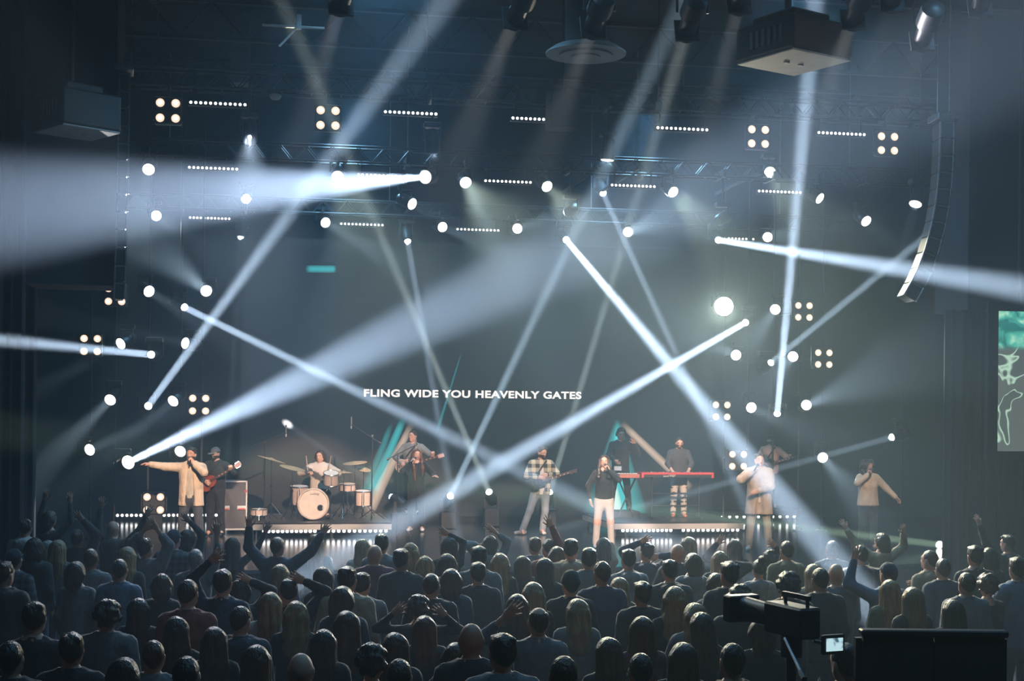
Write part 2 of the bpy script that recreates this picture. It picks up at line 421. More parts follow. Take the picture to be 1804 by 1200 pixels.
# ------------------------------------------------------------------ led wall with lyrics
lw0, lw1 = at_Y(424, 700, BACK_Y).x, at_Y(1257, 700, BACK_Y).x
LZ1 = at_Y(840, 430, BACK_Y).z
lw = empty('led_wall', ((lw0 + lw1) / 2, BACK_Y, STAGE_Z), (0, 0, 0), 'huge dark led video wall showing a line of lyrics and teal light shafts', 'led wall')
def led_mat():
    m = bpy.data.materials.new('led_wall_picture'); m.use_nodes = True; n, l = m.node_tree.nodes, m.node_tree.links; n.clear()
    tc = n.new('ShaderNodeTexCoord'); sx = n.new('ShaderNodeSeparateXYZ'); l.new(tc.outputs['Object'], sx.inputs[0])
    def M(op, a, b=None, c=None):
        k = n.new('ShaderNodeMath'); k.operation = op
        for i, q in enumerate((a, b, c)):
            if q is None: continue
            if isinstance(q, (int, float)): k.inputs[i].default_value = q
            else: l.new(q, k.inputs[i])
        return k.outputs[0]
    X, Z = sx.outputs['X'], sx.outputs['Z']
    def loc(px, py): p = at_Y(px, py, BACK_Y); return p.x - (lw0 + lw1) / 2, p.z - STAGE_Z
    cols = []
    def shaft(pa, pb, wpx, tip, col, st, soft=.5):
        # a shaft of picture light from pa to pb, wpx wide at pb
        (ax, az), (bx, bz) = loc(*pa), loc(*pb); L = math.hypot(bx - ax, bz - az); ux, uz = (bx - ax) / L, (bz - az) / L
        t = M('DIVIDE', M('ADD', M('MULTIPLY', M('SUBTRACT', X, ax), ux), M('MULTIPLY', M('SUBTRACT', Z, az), uz)), L)
        d = M('ABSOLUTE', M('ADD', M('MULTIPLY', M('SUBTRACT', X, ax), -uz), M('MULTIPLY', M('SUBTRACT', Z, az), ux)))
        w = wpx / 75.0 / 2; wt = M('MULTIPLY_ADD', t, w * (1 - tip), w * tip)
        g = M('SUBTRACT', 1.0, M('DIVIDE', d, wt)); g.node.use_clamp = True
        g = M('POWER', g, soft)
        e1 = M('MULTIPLY', t, 6.0); e1.node.use_clamp = True
        e2 = M('MULTIPLY', M('SUBTRACT', 1.02, t), 9.0); e2.node.use_clamp = True
        f = M('MULTIPLY', M('MULTIPLY', g, M('MULTIPLY', e1, e2)), st)
        cols.append((f, col))
    TEAL, SAND = (.03, .42, .45), (.75, .55, .42)
    shaft((712, 735), (655, 870), 20, .6, TEAL, 1.0); shaft((726, 745), (648, 905), 22, .5, SAND, .75)
    shaft((815, 615), (770, 760), 6, .2, TEAL, .5); shaft((690, 745), (640, 880), 22, .4, TEAL, .5)
    shaft((1088, 738), (1070, 910), 95, .1, TEAL, 1.0, .8); shaft((1088, 740), (1108, 925), 80, .1, TEAL, .9, .6)
    shaft((1094, 745), (1215, 860), 17, .8, SAND, .8, .6); shaft((1080, 850), (1088, 912), 26, .5, SAND, .9)
    shaft((538, 474), (592, 474), 13, 1.0, TEAL, 1.0, .5)
    tot = None
    for f, c in cols:
        mx = n.new('ShaderNodeMix'); mx.data_type = 'RGBA'; mx.blend_type = 'ADD'; mx.clamp_factor = True
        l.new(f, mx.inputs['Factor'])
        if tot is None: mx.inputs[6].default_value = (.012, .018, .022, 1)
        else: l.new(tot, mx.inputs[6])
        mx.inputs[7].default_value = (*c, 1); tot = mx.outputs[2]
    e = n.new('ShaderNodeEmission'); l.new(tot, e.inputs[0]); e.inputs[1].default_value = .4
    gl = n.new('ShaderNodeBsdfGlossy'); gl.inputs[0].default_value = (.03, .03, .03, 1); gl.inputs[1].default_value = .4
    ad = n.new('ShaderNodeAddShader'); l.new(e.outputs[0], ad.inputs[0]); l.new(gl.outputs[0], ad.inputs[1])
    o = n.new('ShaderNodeOutputMaterial'); l.new(ad.outputs[0], o.inputs[0]); return m
hw, hh = (lw1 - lw0) / 2, LZ1 - STAGE_Z
MB().box((0, .02, hh / 2 + .06), (2 * hw, .04, hh - .12)).build('screen_face', led_mat(), lw)
MB().box((0, .16, hh / 2), (2 * hw + .1, .22, hh)).build('screen_frame', BLACKM, lw)
# lyrics
cu = bpy.data.curves.new('lyric', 'FONT'); cu.body = 'FLING WIDE YOU HEAVENLY GATES'; cu.size = 1; cu.offset = .036; cu.extrude = 0.0; cu.space_character = 1.08
to = bpy.data.objects.new('lyric_tmp', cu); COL.objects.link(to)
dg = bpy.context.evaluated_depsgraph_get(); me = bpy.data.meshes.new_from_object(to.evaluated_get(dg)); bpy.data.objects.remove(to)
co = np.array([v.co[:] for v in me.vertices]); mn, mx_ = co.min(0), co.max(0)
pa, pb = at_Y(641, 699, BACK_Y), at_Y(1024, 705, BACK_Y); ph = 13.5 / scale_at(pa)
for v in me.vertices:
    v.co = V(((v.co.x - mn[0]) / (mx_[0] - mn[0]) * (pb.x - pa.x), 0, (v.co.y - mn[1]) / (mx_[1] - mn[1]) * ph))
me.materials.clear(); me.materials.append(em('lyric_white', (1.0, .93, .90), .45))
lt = link_mesh('lyric_text', me, None, lw, (pa.x - (lw0 + lw1) / 2, -.008, pa.z - STAGE_Z)); lt['label'] = 'white capital letters of the song lyric'

# side screen showing the crowd
sp = at_Y(1761, 548, 21.6); sq = at_Y(1755, 795, 21.6)
sc_x0, sc_z1, sc_z0 = sp.x, sp.z, sq.z
ss = empty('side_screen', (sc_x0, 21.6, sc_z0), (0, 0, 0), 'tall green tinted projection screen showing the crowd beside the stage', 'screen')
def imag_mat():
    m = bpy.data.materials.new('side_screen_picture'); m.use_nodes = True; n, l = m.node_tree.nodes, m.node_tree.links; n.clear()
    tc = n.new('ShaderNodeTexCoord'); mp = n.new('ShaderNodeMapping'); l.new(tc.outputs['Object'], mp.inputs[0])
    sx = n.new('ShaderNodeSeparateXYZ'); l.new(tc.outputs['Object'], sx.inputs[0])
    def ramp(src, st):
        r = n.new('ShaderNodeValToRGB'); els = r.color_ramp.elements
        while len(els) < len(st): els.new(.5)
        for e, (p, c) in zip(els, st): e.position = p; e.color = (*c, 1)
        l.new(src, r.inputs[0]); return r.outputs[0]
    def mix(f, a, b):
        k = n.new('ShaderNodeMix'); k.data_type = 'RGBA'; l.new(f, k.inputs['Factor'])
        for i, q in ((6, a), (7, b)):
            if isinstance(q, tuple): k.inputs[i].default_value = (*q, 1)
            else: l.new(q, k.inputs[i])
        return k.outputs[2]
    H = sc_z1 - sc_z0
    nz = n.new('ShaderNodeTexNoise'); nz.inputs['Scale'].default_value = 2.6; nz.inputs['Detail'].default_value = 4; nz.inputs['Distortion'].default_value = 1.2
    l.new(mp.outputs[0], nz.inputs[0])
    top = ramp(nz.outputs[0], [(.35, (.01, .11, .10)), (.5, (.05, .30, .24)), (.66, (.35, .55, .38))])
    n2 = n.new('ShaderNodeTexNoise'); n2.inputs['Scale'].default_value = 1.5; n2.inputs['Detail'].default_value = 2; n2.inputs['Distortion'].default_value = .6
    l.new(mp.outputs[0], n2.inputs[0])
    low = ramp(n2.outputs[0], [(.0, (.07, .085, .08)), (.50, (.06, .075, .075)), (.515, (.30, .46, .36)), (.53, (.05, .065, .065)), (1., (.05, .065, .065))])
    g = n.new('ShaderNodeMapRange'); g.inputs[1].default_value = H * .72; g.inputs[2].default_value = H * .76; l.new(sx.outputs['Z'], g.inputs[0])
    c = mix(g.outputs[0], low, top)
    e = n.new('ShaderNodeEmission'); l.new(c, e.inputs[0]); e.inputs[1].default_value = .4
    o = n.new('ShaderNodeOutputMaterial'); l.new(e.outputs[0], o.inputs[0]); m.cycles.emission_sampling = 'NONE'; e.inputs[1].default_value = .62; return m
SW = 4.2
MB().box((SW / 2, .03, (sc_z1 - sc_z0) / 2), (SW, .04, sc_z1 - sc_z0)).build('screen_surface', imag_mat(), ss)
H_ = sc_z1 - sc_z0
MB().box((SW / 2, .08, -.08), (SW + .36, .1, .16)).build('frame_rail', BLACKM, ss)
MB().box((SW / 2, .08, H_ + .08), (SW + .36, .1, .16)).build('frame_rail', BLACKM, ss)
MB().box((-.09, .08, H_ / 2), (.18, .1, H_)).build('frame_stile', BLACKM, ss)
MB().box((SW + .09, .08, H_ / 2), (.18, .1, H_)).build('frame_stile', BLACKM, ss)
# the screen hangs on two poles from the ceiling
for fx in (.4, SW - .4): MB().cyl((fx, .1, H_ + .1), (fx, .1, 10.9 - sc_z0), .03).build('hanging_pole', BLACK, ss)

# ------------------------------------------------------------------ risers
def riser(px0, px1, pyf, depth, label, z=1.1, leds=((.08, .47), (.53, .98)), fascia=ALU, name='drum_riser'):
    a, b = at_z(px0, pyf, z), at_z(px1, pyf, z); Y = (a.y + b.y) / 2
    a = at_Y(px0, pyf, Y); b = at_Y(px1, pyf, Y); W = b.x - a.x
    r = empty(name, ((a.x + b.x) / 2, Y, STAGE_Z), (0, 0, 0), label, 'stage riser'); h = z - STAGE_Z
    MB().box((0, depth / 2, h - .015), (W, depth, .03)).build('deck_board', WOODD, r)
    for (c, d) in (((0, .02, h - .09), (W, .04, .12)), ((0, depth - .02, h - .09), (W, .04, .12)), ((-W / 2 + .02, depth / 2, h - .09), (.04, depth - .08, .12)), ((W / 2 - .02, depth / 2, h - .09), (.04, depth - .08, .12))):
        MB().box(c, d, bev=.004).build('frame_rail', fascia, r)
    for sx in (-1, 1):
        for sy in (.12, depth - .12): MB().cyl((sx * (W / 2 - .12), sy, 0), (sx * (W / 2 - .12), sy, h - .1), .025).build('leg', STEEL, r, True)
    MB().box((0, .35, .08), (W - .1, .02, .15)).build('skirt', BLACKM, r)
    for k, (f0, f1) in enumerate(leds):
        x0, x1 = -W / 2 + W * f0, -W / 2 + W * f1; L = x1 - x0
        led_batten((a.x + b.x) / 2 + (x0 + x1) / 2, Y + .06, STAGE_Z + .07 + .055, L, 12, .036, 'white led bar lying under the front edge of the ' + label.split(' with ')[0], 'led bars under the ' + label.split(' with ')[0])
    return r, Y
def led_batten(cx, cy_, cz, L, n, r, label, group, mat=None, rot=0, tilt=0, hang=0):
    t = empty('led_batten', (cx, cy_, cz), (tilt, 0, rot), label, 'stage light', group)
    MB().box((0, .05, 0), (L, .1, .1), bev=.008).build('housing', BLACK, t)
    for s in (-.4, .4):
        if hang: MB().box((s * L, .05, hang / 2), (.03, .03, hang)).build('bracket', BLACK, t)
        else: MB().box((s * L, .05, -.0875), (.05, .1, .075)).build('bracket', BLACK, t)
    me = MB().lathe([(r, 0), (r * .8, -.008), (.001, -.012)], (0, 0, 0), (0, 1, 0), 10, False).mesh('led', True)
    me = MB().lathe([(.001, .0), (r, .0), (r * .85, .012), (.001, .016)], (0, .004, 0), (0, -1, 0), 10, False).mesh('led', True)
    me.materials.append(mat or LED_W)
    for i in range(n): link_mesh('led', me, None, t, (-L / 2 + L * (i + .5) / n, 0, 0))
    return t
RL, RLY = riser(441, 690, 921, 2.6, 'drum riser with pale metal edge')
RR, RRY = riser(1076, 1310, 920, 2.7, 'keyboard riser with pale metal edge')
RBR, RBRY = riser(1250, 1412, 898, 1.6, 'low black rear riser with the bass player', leds=((.03, .97),), fascia=BLACK, name='stage_riser')
fl = at_z(260, 908, .93)
for k, (p0, p1) in enumerate(((203, 318), (326, 402))):
    a, b = at_Y(p0, 908, fl.y), at_Y(p1, 908, fl.y)
    led_batten((a.x + b.x) / 2, fl.y, .93, b.x - a.x, 14 if k == 0 else 9, .034, 'white led bar standing on the stage floor near the first guitarist', 'led bars on the floor by the guitarist', hang=0)
# ------------------------------------------------------------------ led bars on the trusses
BARS = [(332,180,436,185,1),(675,196,772,202,1),(900,207,992,213,1),(1155,225,1249,229,1),(1439,233,1526,238,1),
        (330,294,421,299,2),(628,307,716,312,2),(852,317,938,323,2),(1075,325,1156,330,2),(1334,335,1413,341,2),
        (332,382,407,387,3),(598,393,677,398,3),(803,403,881,407,3),(1256,418,1330,423,3)]
for (x0, y0, x1, y1, k) in BARS:
    Y = (T1, T2, T3)[k - 1]; tz_ = (Z1, Z2, Z3)[k - 1]
    a, b = at_Y(x0, y0, Y - .2), at_Y(x1, y1, Y - .2); c = (a + b) / 2
    led_batten(c.x, Y - .2, c.z, b.x - a.x, 12, .025, 'row of small white leds on the %s overhead truss' % ('front', 'middle', 'rear')[k - 1],
               'led bars on the %s truss' % ('front', 'middle', 'rear')[k - 1], LED_W if k < 3 else LENS_DIM, hang=max(.12, tz_ - c.z + .05))

# ------------------------------------------------------------------ vertical pipes beside the stage
PIPES = []
def pipe(px, Y, label, top=9.0):
    x = at_Y(px, 700, Y).x; PIPES.append((x, Y))
    t = empty('tower_pipe', (x, Y, STAGE_Z), (0, 0, 0), label, 'pipe', 'tower pipes beside the stage')
    MB().cyl((0, 0, .02), (0, 0, top - STAGE_Z), .024, n=10).build('tube', BLACK, t, True)
    MB().cyl((0, 0, 0), (0, 0, .02), .13, n=20).build('base_plate', BLACK, t)
    MB().lathe([(.05, .02), (.05, .10), (.03, .12)], n=12).build('collar', BLACK, t)
for px in (160, 203, 262, 318, 356): pipe(px, 29.15, 'thin black pipe holding lights behind the tan jacket singer')
for px in (1276, 1318, 1362, 1408, 1449): pipe(px, 30.2, 'thin black pipe holding lights around the bass player in a cap')
pipe(1590, 28.3, 'thin black pipe by the curly haired singer holding one beam light', 4.0)
def arm_to_pipe(t, p, y0=.1):
    x, Y = min(PIPES, key=lambda q: (q[0] - p.x) ** 2 + (q[1] - p.y) ** 2)
    MB().cyl((0, y0, 0), (x - p.x, Y - p.y, 0), .018, n=8).build('clamp_arm', BLACK, t); MB().cyl((x - p.x, Y - p.y, -.05), (x - p.x, Y - p.y, .05), .035, n=10).build('pipe_clamp', BLACK, t)
ZONES = []
def zone(x): return min(ZONES, key=lambda q: abs(q[0] - x))[1]
for px, Y, nm in ((336, 26, 'the tan jacket singer'), (565, 29, 'the drum riser'), (733, 30, 'the long haired singer'), (952, 29.5, 'the plaid guitarist'), (1063, 26, 'the woman in ripped jeans'), (1193, 29, 'the keyboard riser'), (1336, 26, 'the long coat singer'), (1528, 26, 'the curly haired singer')):
    ZONES.append((at_Y(px, 900, Y).x, nm))

# ------------------------------------------------------------------ warm four lamp blinders
QUADS = [(296,195,1),(578,208,1),(1336,241,1),(1564,253,1),(203,520,4),(160,608,4),(351,713,4),(1416,549,4),(1451,632,4),(1271,724,4),(1300,811,4),(271,887,5)]
lens_me = MB().lathe([(.001, 0), (.075, 0), (.06, .02), (.001, .03)], (0, 0, 0), (0, -1, 0), 16, False).mesh('lamp', True); lens_me.materials.append(LENS_WARM)
core_me = MB().lathe([(.001, 0), (.035, 0), (.001, .012)], (0, -.031, 0), (0, -1, 0), 12, False).mesh('bulb', True); core_me.materials.append(LENS_CORE)
ring_me = MB().torus((0, 0, 0), (0, 1, 0), .08, .012, 18, 5).mesh('ring', True); ring_me.materials.append(BLACK)
for (px, py, k) in QUADS:
    Y = {1: T1 - .25, 4: 28.6, 5: 28.2}[k]; p = at_Y(px, py, Y)
    zn = zone(p.x); lab = {1: 'warm blinder of four round lamps on the front truss above ' + zn, 4: 'warm blinder of four round lamps on a pipe behind ' + zn, 5: 'warm blinder of four round lamps low behind the raised hands'}[k]
    t = empty('blinder_light', p, (0, 0, 0), lab, 'stage light', None if k == 5 else ('blinders on the front truss' if k == 1 else 'blinders on tower pipes'))
    MB().box((0, .09, 0), (.44, .16, .44), bev=.02).build('housing', BLACK, t)
    for i in (-1, 1):
        MB().box((i * .235, .09, .05), (.02, .05, .40)).build('yoke_arm', BLACK, t)
        for j in (-1, 1):
            o = link_mesh('lamp', lens_me, None, t, (i * .125, 0, j * .125)); link_mesh('bulb', core_me, None, o); link_mesh('ring', ring_me, None, o)
    MB().box((0, .09, .25), (.49, .05, .02)).build('yoke_bar', BLACK, t)
    if k == 1: MB().cyl((0, .12, .25), (0, .12, max(.3, Z1 - p.z)), .02).build('clamp_rod', BLACK, t); MB().box((0, .25, max(.3, Z1 - p.z)), (.05, .36, .06)).build('clamp_bar', BLACK, t)
    if k == 4: arm_to_pipe(t, p, .16)
    if k == 5: MB().box((0, .09, (STAGE_Z - p.z) / 2 - .11), (.3, .2, abs(STAGE_Z - p.z) - .22)).build('floor_stand', BLACKM, t)

# ------------------------------------------------------------------ round wash lights
def frame_dir(d):
    d = V(d).normalized(); return d.to_track_quat('Y', 'Z').to_euler()
def wash(px, py, Y, to_px, to_d, half=7, watt=500, col=NEUT, lens=LENS_W, hang=None, label='', group='', face=None, r=.112, light=True):
    p = at_Y(px, py, Y); tgt = at_d(*to_px, to_d); d = (tgt - p).normalized()
    t = empty('wash_light', p, (0, 0, 0), label, 'stage light', group)
    fr = empty_rot = frame_dir(d if face is None else face)
    R = fr.to_matrix()
    MB().lathe([(r * .75, -.36), (r * 1.05, -.30), (r * 1.12, -.06), (r * 1.15, 0), (r * 1.02, .01)], (0, 0, 0), R @ V((0, 1, 0)), 18).build('head', BLACK, t, True)
    MB().lathe([(.001, 0), (r, 0), (r * .96, .015), (.001, .02)], R @ V((0, .012, 0)), R @ V((0, 1, 0)), 20, False).build('lens', lens, t, True)
    MB().torus(R @ V((0, .012, 0)), R @ V((0, 1, 0)), r * 1.05, .012, 20, 5).build('bezel', BLACK, t, True)
    c = R @ V((0, -.17, 0)); sx = R @ V((1, 0, 0)); up = V((0, 0, 1)) if hang != 'floor' else V((0, 0, -1))
    for s in (-1, 1): MB().cyl(c + sx * s * r * 1.25, c + sx * s * r * 1.25 + up * .22, .022, n=8).build('yoke_arm', BLACK, t)
    MB().box(c + up * .26, (.30, .22, .09), bev=.015).build('base', BLACK, t)
    if isinstance(hang, (int, float)):
        hz = hang - p.z; MB().cyl(c + up * .22, V((c.x, c.y, hz)), .02, n=8).build('clamp', BLACK, t); MB().box((c.x, .1, hz + .05), (.05, .62, .16)).build('clamp_bar', BLACK, t)
    else: arm_to_pipe(t, p, .05)
    if light: spot('wash_light_lamp', p + d * .05, tgt, half, watt * (2.2 if watt != 800 or half < 20 else 1.6), col, .09, .7)
    return t
FT, MT, RT = ('glowing round wash light hanging from the %s truss' % k for k in ('front', 'middle', 'rear'))
WASHES = [
 # px, py, row, target px, target depth, half, watt
 (440,247,1,(440,330),24.5,6,260,1),(262,298,2,(240,420),24,6,300,1),(434,350,3,(440,470),28,6,140,1),(275,380,3,(420,480),25,6,420,1),
 (595,310,2,(590,430),25,6,380,1),(762,265,1,(765,380),25,6,150,.6),(820,321,2,(905,490),24,5.5,900,1),(963,328,2,(1080,440),26,5,650,1),
 (1070,280,1,(1060,400),25,6,220,.7),(1185,338,2,(1290,420),27,6,320,.5),(725,359,2,(900,440),26,6,420,.8),(573,392,3,(760,500),27,6,650,1),
 (779,400,3,(980,490),27,6,480,1),(911,403,3,(1080,352),26,5,650,1),(1010,368,2,(1060,340),30,6,200,.6),(1106,409,3,(1340,315),22,6.5,1100,1),
 (1356,303,2,(1390,400),26,6,300,1),(1443,349,2,(1560,420),28,6,200,.35),(1281,380,2,(1370,330),30,6,200,.4),(1352,418,3,(1500,395),24,6,420,1),
 (1525,389,2,(1600,450),28,6,200,.4),(1613,358,1,(1585,460),25.5,6,320,.2),
]
for (px, py, k, tp, td, half, w, rnd) in WASHES:
    Y = (T1, T2, T3)[k - 1] - .1; hz = (Z1, Z2, Z3)[k - 1]
    wash(px, py, Y, tp, td, half, w, NEUT, LENS_W, hz, (FT, MT, RT)[k - 1] + ' over ' + zone(at_Y(px, py, Y).x), 'wash lights on the %s truss' % ('front', 'middle', 'rear')[k - 1])
SIDE = [
 (262,513,28.8,(380,585),26,6,420),(364,513,28.8,(255,420),24,8,900),(214,605,28.8,(60,690),26,6,360),(328,605,28.8,(180,575),26.5,6,300),
 (195,704,28.8,(20,880),24,6.5,1000),(306,706,28.8,(180,810),26,6,520),(157,793,28.8,(330,715),26,6,520),
 (1366,545,29.4,(1270,680),25,6,650),(1297,626,29.4,(1140,560),25,6.5,550),(1397,628,29.4,(1310,730),25,6,600),(1323,718,29.4,(1500,800),25,6,420),
 (1420,714,29.4,(1620,630),24,7,900),(1449,806,29.4,(1560,930),25,6,800),
]
SIDE_AIM = ['its faint ray slanting down to the lyrics', 'its ray fanning up into the wing', 'its faint ray falling to the wing curtain', 'its level faint ray crossing a blinder', 'its long ray falling through the wing curtain gap', 'its ray falling behind the outstretched arm', 'its ray rising over the outstretched arm',
 'its ray falling past the strong crossing shaft', 'its ray fading up below the yellowish lamp', 'its ray falling behind the upright shaft', 'its thin ray falling to the curly haired singer', 'its ray rising over the wing curtain', 'its short ray falling beside the bass headstock']
for (px, py, Y, tp, td, half, w), al in zip(SIDE, SIDE_AIM):
    wash(px, py, Y, tp, td, half, w, NEUT, LENS_W, None, 'round wash light on a pipe, ' + al, 'wash lights on the pipes')
wash(317, 796, 28.8, (420, 700), 26, 6, 200, NEUT, LENS_W, None, 'glowing round wash light showing over the tan singer\'s shoulder', None)

# ------------------------------------------------------------------ sharp beam moving heads
GAIN = 570.0
def beam(lp, Y, ep, d_, half, watt, col, k):
    p = at_Y(*lp, Y); tgt = at_d(*ep, d_); d = (tgt - p).normalized(); r = .075
    low = lp[1] > 840
    t = empty('moving_head_light', p, (0, 0, 0), BEAM_LABEL[k], 'stage light')
    R = frame_dir(d).to_matrix(); ax = R @ V((0, 1, 0)); sx = R @ V((1, 0, 0))
    MB().lathe([(.05, -.40), (.12, -.36), (.135, -.18), (.10, -.06), (r * 1.3, 0), (r * 1.05, .005)], (0, 0, 0), ax, 18).build('head', BLACK, t, True)
    ln = MB().lathe([(.001, 0), (r, 0), (r * .95, .01), (.001, .014)], ax * .004, ax, 20, False).build('lens', LENS_W, t, True)
    MB().torus(ax * .012, ax, r * 1.1, .012, 20, 5).build('bezel', BLACK, t, True)
    c = ax * -.2; up = V((0, 0, -1)) if low else V((0, 0, 1))
    if abs(ax.z) > .85: up = V((0, 1, 0)) if not low else V((0, 0, -1))
    for s in (-1, 1): MB().box(c + sx * s * .155 + up * .12, (.05, .10, .28) if abs(up.z) > .5 else (.05, .28, .10)).build('yoke_arm', BLACK, t)
    if low: MB().box(V((c.x, c.y, (c.z - .24 + STAGE_Z - p.z) / 2)), (.36, .28, abs(c.z - .24 - (STAGE_Z - p.z))), bev=.02).build('base', BLACK, t)
    else: MB().box(c + up * .29, (.34, .26, .12), bev=.02).build('base', BLACK, t)
    if not low and lp[1] < 450 and 400 < lp[0] < 1300:
        hz = (Z2 if Y < 30.9 else Z3); dy = (T2 if Y < 30.9 else T3) - Y
        MB().cyl(c, V((c.x, c.y, hz - p.z + .1)), .018, n=8).build('drop_pipe', BLACK, t); MB().box((c.x, dy / 2, hz - p.z + .1), (.05, abs(dy) + .5, .06)).build('clamp_bar', BLACK, t)
    elif not low: arm_to_pipe(t, p, .1)
    spot('beam_lamp', p + ax * .03, tgt, half, watt * GAIN, col, .068, .35)
BEAM_LABEL = ['beam light throwing a long shaft up to the ceiling, beside the four lamp blinder', 'beam light throwing a level shaft into the curtained wing',
 'beam light throwing a shaft down across the lyrics', 'beam light dropping a faint thin vertical shaft beside the drums', 'beam light above the lyrics dropping a thin shaft past the bearded guitarist',
 'floor beam light with a dim warm shaft between the singer and the plaid guitarist', 'floor beam light throwing a bright shaft up past the lyrics', 'floor beam light by the plaid guitarist with a warm shaft rising',
 'beam light over the led wall whose wide shaft falls on the coat singer', 'beam light high on the middle truss with a shaft falling by the keyboard', 'beam light whose strong shaft crosses in front of the plaid guitarist',
 'beam light throwing a tall upright shaft behind the projector', 'beam light throwing a level shaft over the side screen', 'beam light throwing a shaft up to the hung loudspeaker column',
 'beam light behind the curly haired singer shining towards the bass headstock', 'floor beam light shining through the drum kit', 'floor beam light with a yellow green shaft at the wing curtain']
for k, b in enumerate(BEAMS): beam(*b, k)
# two big open cones
for k, (lp, Y, ep, d_, half, w, col, r) in enumerate(CONES):
    lab = ('big bright lamp low beside the tan jacket singer, casting a wide cone', 'big bright beam light on the middle truss with a wide white cone over the wing')[k]
    hz = None if k == 0 else Z2
    wash(lp[0], lp[1], Y, ep, d_, half, w, col, LENS_CORE, hz, lab, None, r=.13, light=False)
    p = at_Y(*lp, Y); tgt = at_d(*ep, d_)
    spot('cone_lamp', p + (tgt - p).normalized() * .05, tgt, half, w * 21, col, r, .9)
# the blinding yellowish lamp facing the hall
sp_ = at_Y(1275, 540, 29.3)
wash(1275, 540, 29.3, (1150, 1000), 14, 26, 800, (1.0, .94, .70), em('lens_blinding', (1.0, .97, .80), 9.0), None, 'blinding yellowish lamp glowing in the haze, facing the hall', None, r=.2, face=(CAM_P - sp_))

# ------------------------------------------------------------------ crowd back light from the upper stage, and front light from the hall truss
for (px, py, k, tx, ty, w, col) in [(440,247,1,0,14,4500,COOL),(595,310,2,3,15,5200,(1,.94,.66)),(820,321,2,5,13,6500,(1,.94,.66)),(963,328,2,7,14,6500,(1,.94,.66)),(1185,338,2,9,15,6500,(1,.94,.66)),(1356,303,2,8.6,14,4500,(1,.94,.66))]:
    p = at_Y(px, py, (T1, T2, T3)[k - 1] - .35); spot('crowd_back_lamp', p, (tx, ty, 1.4), 14, w * .27, col, .1, .8)
def profile(px, py, d_, tgt, watt, label, half=8, col=(1.0, .74, .58), down=.35):
    p = at_Y(px, py, HT_Y); t = empty('profile_spotlight', p, (0, 0, 0), label, 'stage light', 'profile spotlights on the hall truss')
    ax = (V(tgt) - p).normalized(); R = frame_dir(ax).to_matrix(); sx = R @ V((1, 0, 0))
    MB().lathe([(.06, -.62), (.13, -.58), (.14, -.34), (.10, -.30), (.10, -.04), (.13, -.03), (.13, .0)], (0, 0, 0), ax, 16).build('barrel', BLACK, t, True)
    MB().cyl(ax * -.03, ax * -.028, .095, n=16).build('lens', pm('dark_glass', (.02, .02, .025), None, 10, .05), t)
    MB().box(ax * -.05 + V((0, 0, 0)), (.27, .03, .27), R).build('gel_frame', BLACK, t)
    c = ax * -.36
    for s in (-1, 1): MB().cyl(c + sx * s * .17, c + sx * s * .17 + V((0, 0, .3)), .015, n=8).build('yoke_arm', BLACK, t)
    MB().box(c + V((0, 0, .3)), (.38, .05, .02), R).build('yoke_bar', BLACK, t)
    top = max(.4, ZF + .15 - p.z); MB().cyl(c + V((0, 0, .3)), V((c.x, c.y, top)), .02, n=8).build('clamp', BLACK, t); MB().box((c.x, c.y / 2, top), (.05, abs(c.y) + .4, .06)).build('clamp_bar', BLACK, t)
    if watt: spot('profile_lamp', p + ax * .02, tgt, half, watt * 1.2, col, .08, .5)
for (px, py, tp, w, half, who) in [(598,14,(335,890,28),5200,6,'the tan jacket singer'),(905,38,(560,850,30),5600,6.5,'the drummer'),(1042,54,(738,850,30),5200,6,'the long haired singer'),(1208,60,(950,860,29.5),3600,5.5,'the plaid guitarist'),(1300,14,(1066,890,28),5200,5.5,'the woman in ripped jeans'),(1500,40,(1200,850,30),5600,6.5,'the keyboard player'),(1622,78,(1340,880,28),2300,6,'the long coat singer'),(1725,20,(1530,880,27.5),1500,4.5,'the curly haired singer'),(1570,8,(1357,815,32),2300,4,'the capped bass player as added light')]:
    profile(px, py, 0, at_d(tp[0], tp[1], tp[2]), w, 'black profile spotlight over the audience, aimed at ' + who, half)  # the last one is an extra, added to brighten the bass player

# ------------------------------------------------------------------ projectors
GREY = pm('projector_grey_base', (.55, .54, .50), (.48, .47, .44), 5, .6)
def projector(px, py, d_, W, D, H, rotz, label):
    p = at_d(px, py, d_); t = empty('projector', p, (0, 0, rotz), label, 'projector')
    MB().box((0, 0, H / 2), (W, D, H), bev=.03).build('case', BLACK, t)
    MB().box((0, 0, -.012), (W * .97, D * .97, .024), bev=.008).build('bottom_panel', GREY, t)
    MB().box((-.05 * W, 0, H + .06), (W * .62, D * .7, .12), bev=.02).build('mount_frame', BLACK, t)
    for i in range(6): MB().box((-W / 2 - .005, -D * .3 + i * D * .1, H * .5), (.012, D * .05, H * .5)).build('vent_slat', STEEL, t)
    MB().cyl((W * .2, D / 2, H * .5), (W * .2, D / 2 + .18, H * .5), .12, .10, 20).build('projection_lens', BLACK, t, True)
    MB().cyl((-.1, 0, H + .1), (-.1, 0, 10.9 - p.z), .045, n=12).build('ceiling_pole', BLACK, t, True)
    for s in (-.12, .12): MB().box((s, .0, -.03), (.07, .03, .02)).build('latch', ALU, t)
projector(1398, 108, 17.5, 1.02, 1.0, .42, math.radians(24), 'big black projector with pale grey underside on a ceiling pole, by the upright beam')
projector(136, 232, 20.5, .92, .9, .52, math.radians(35), 'big black projector with pale grey underside hanging above the wide white cone')

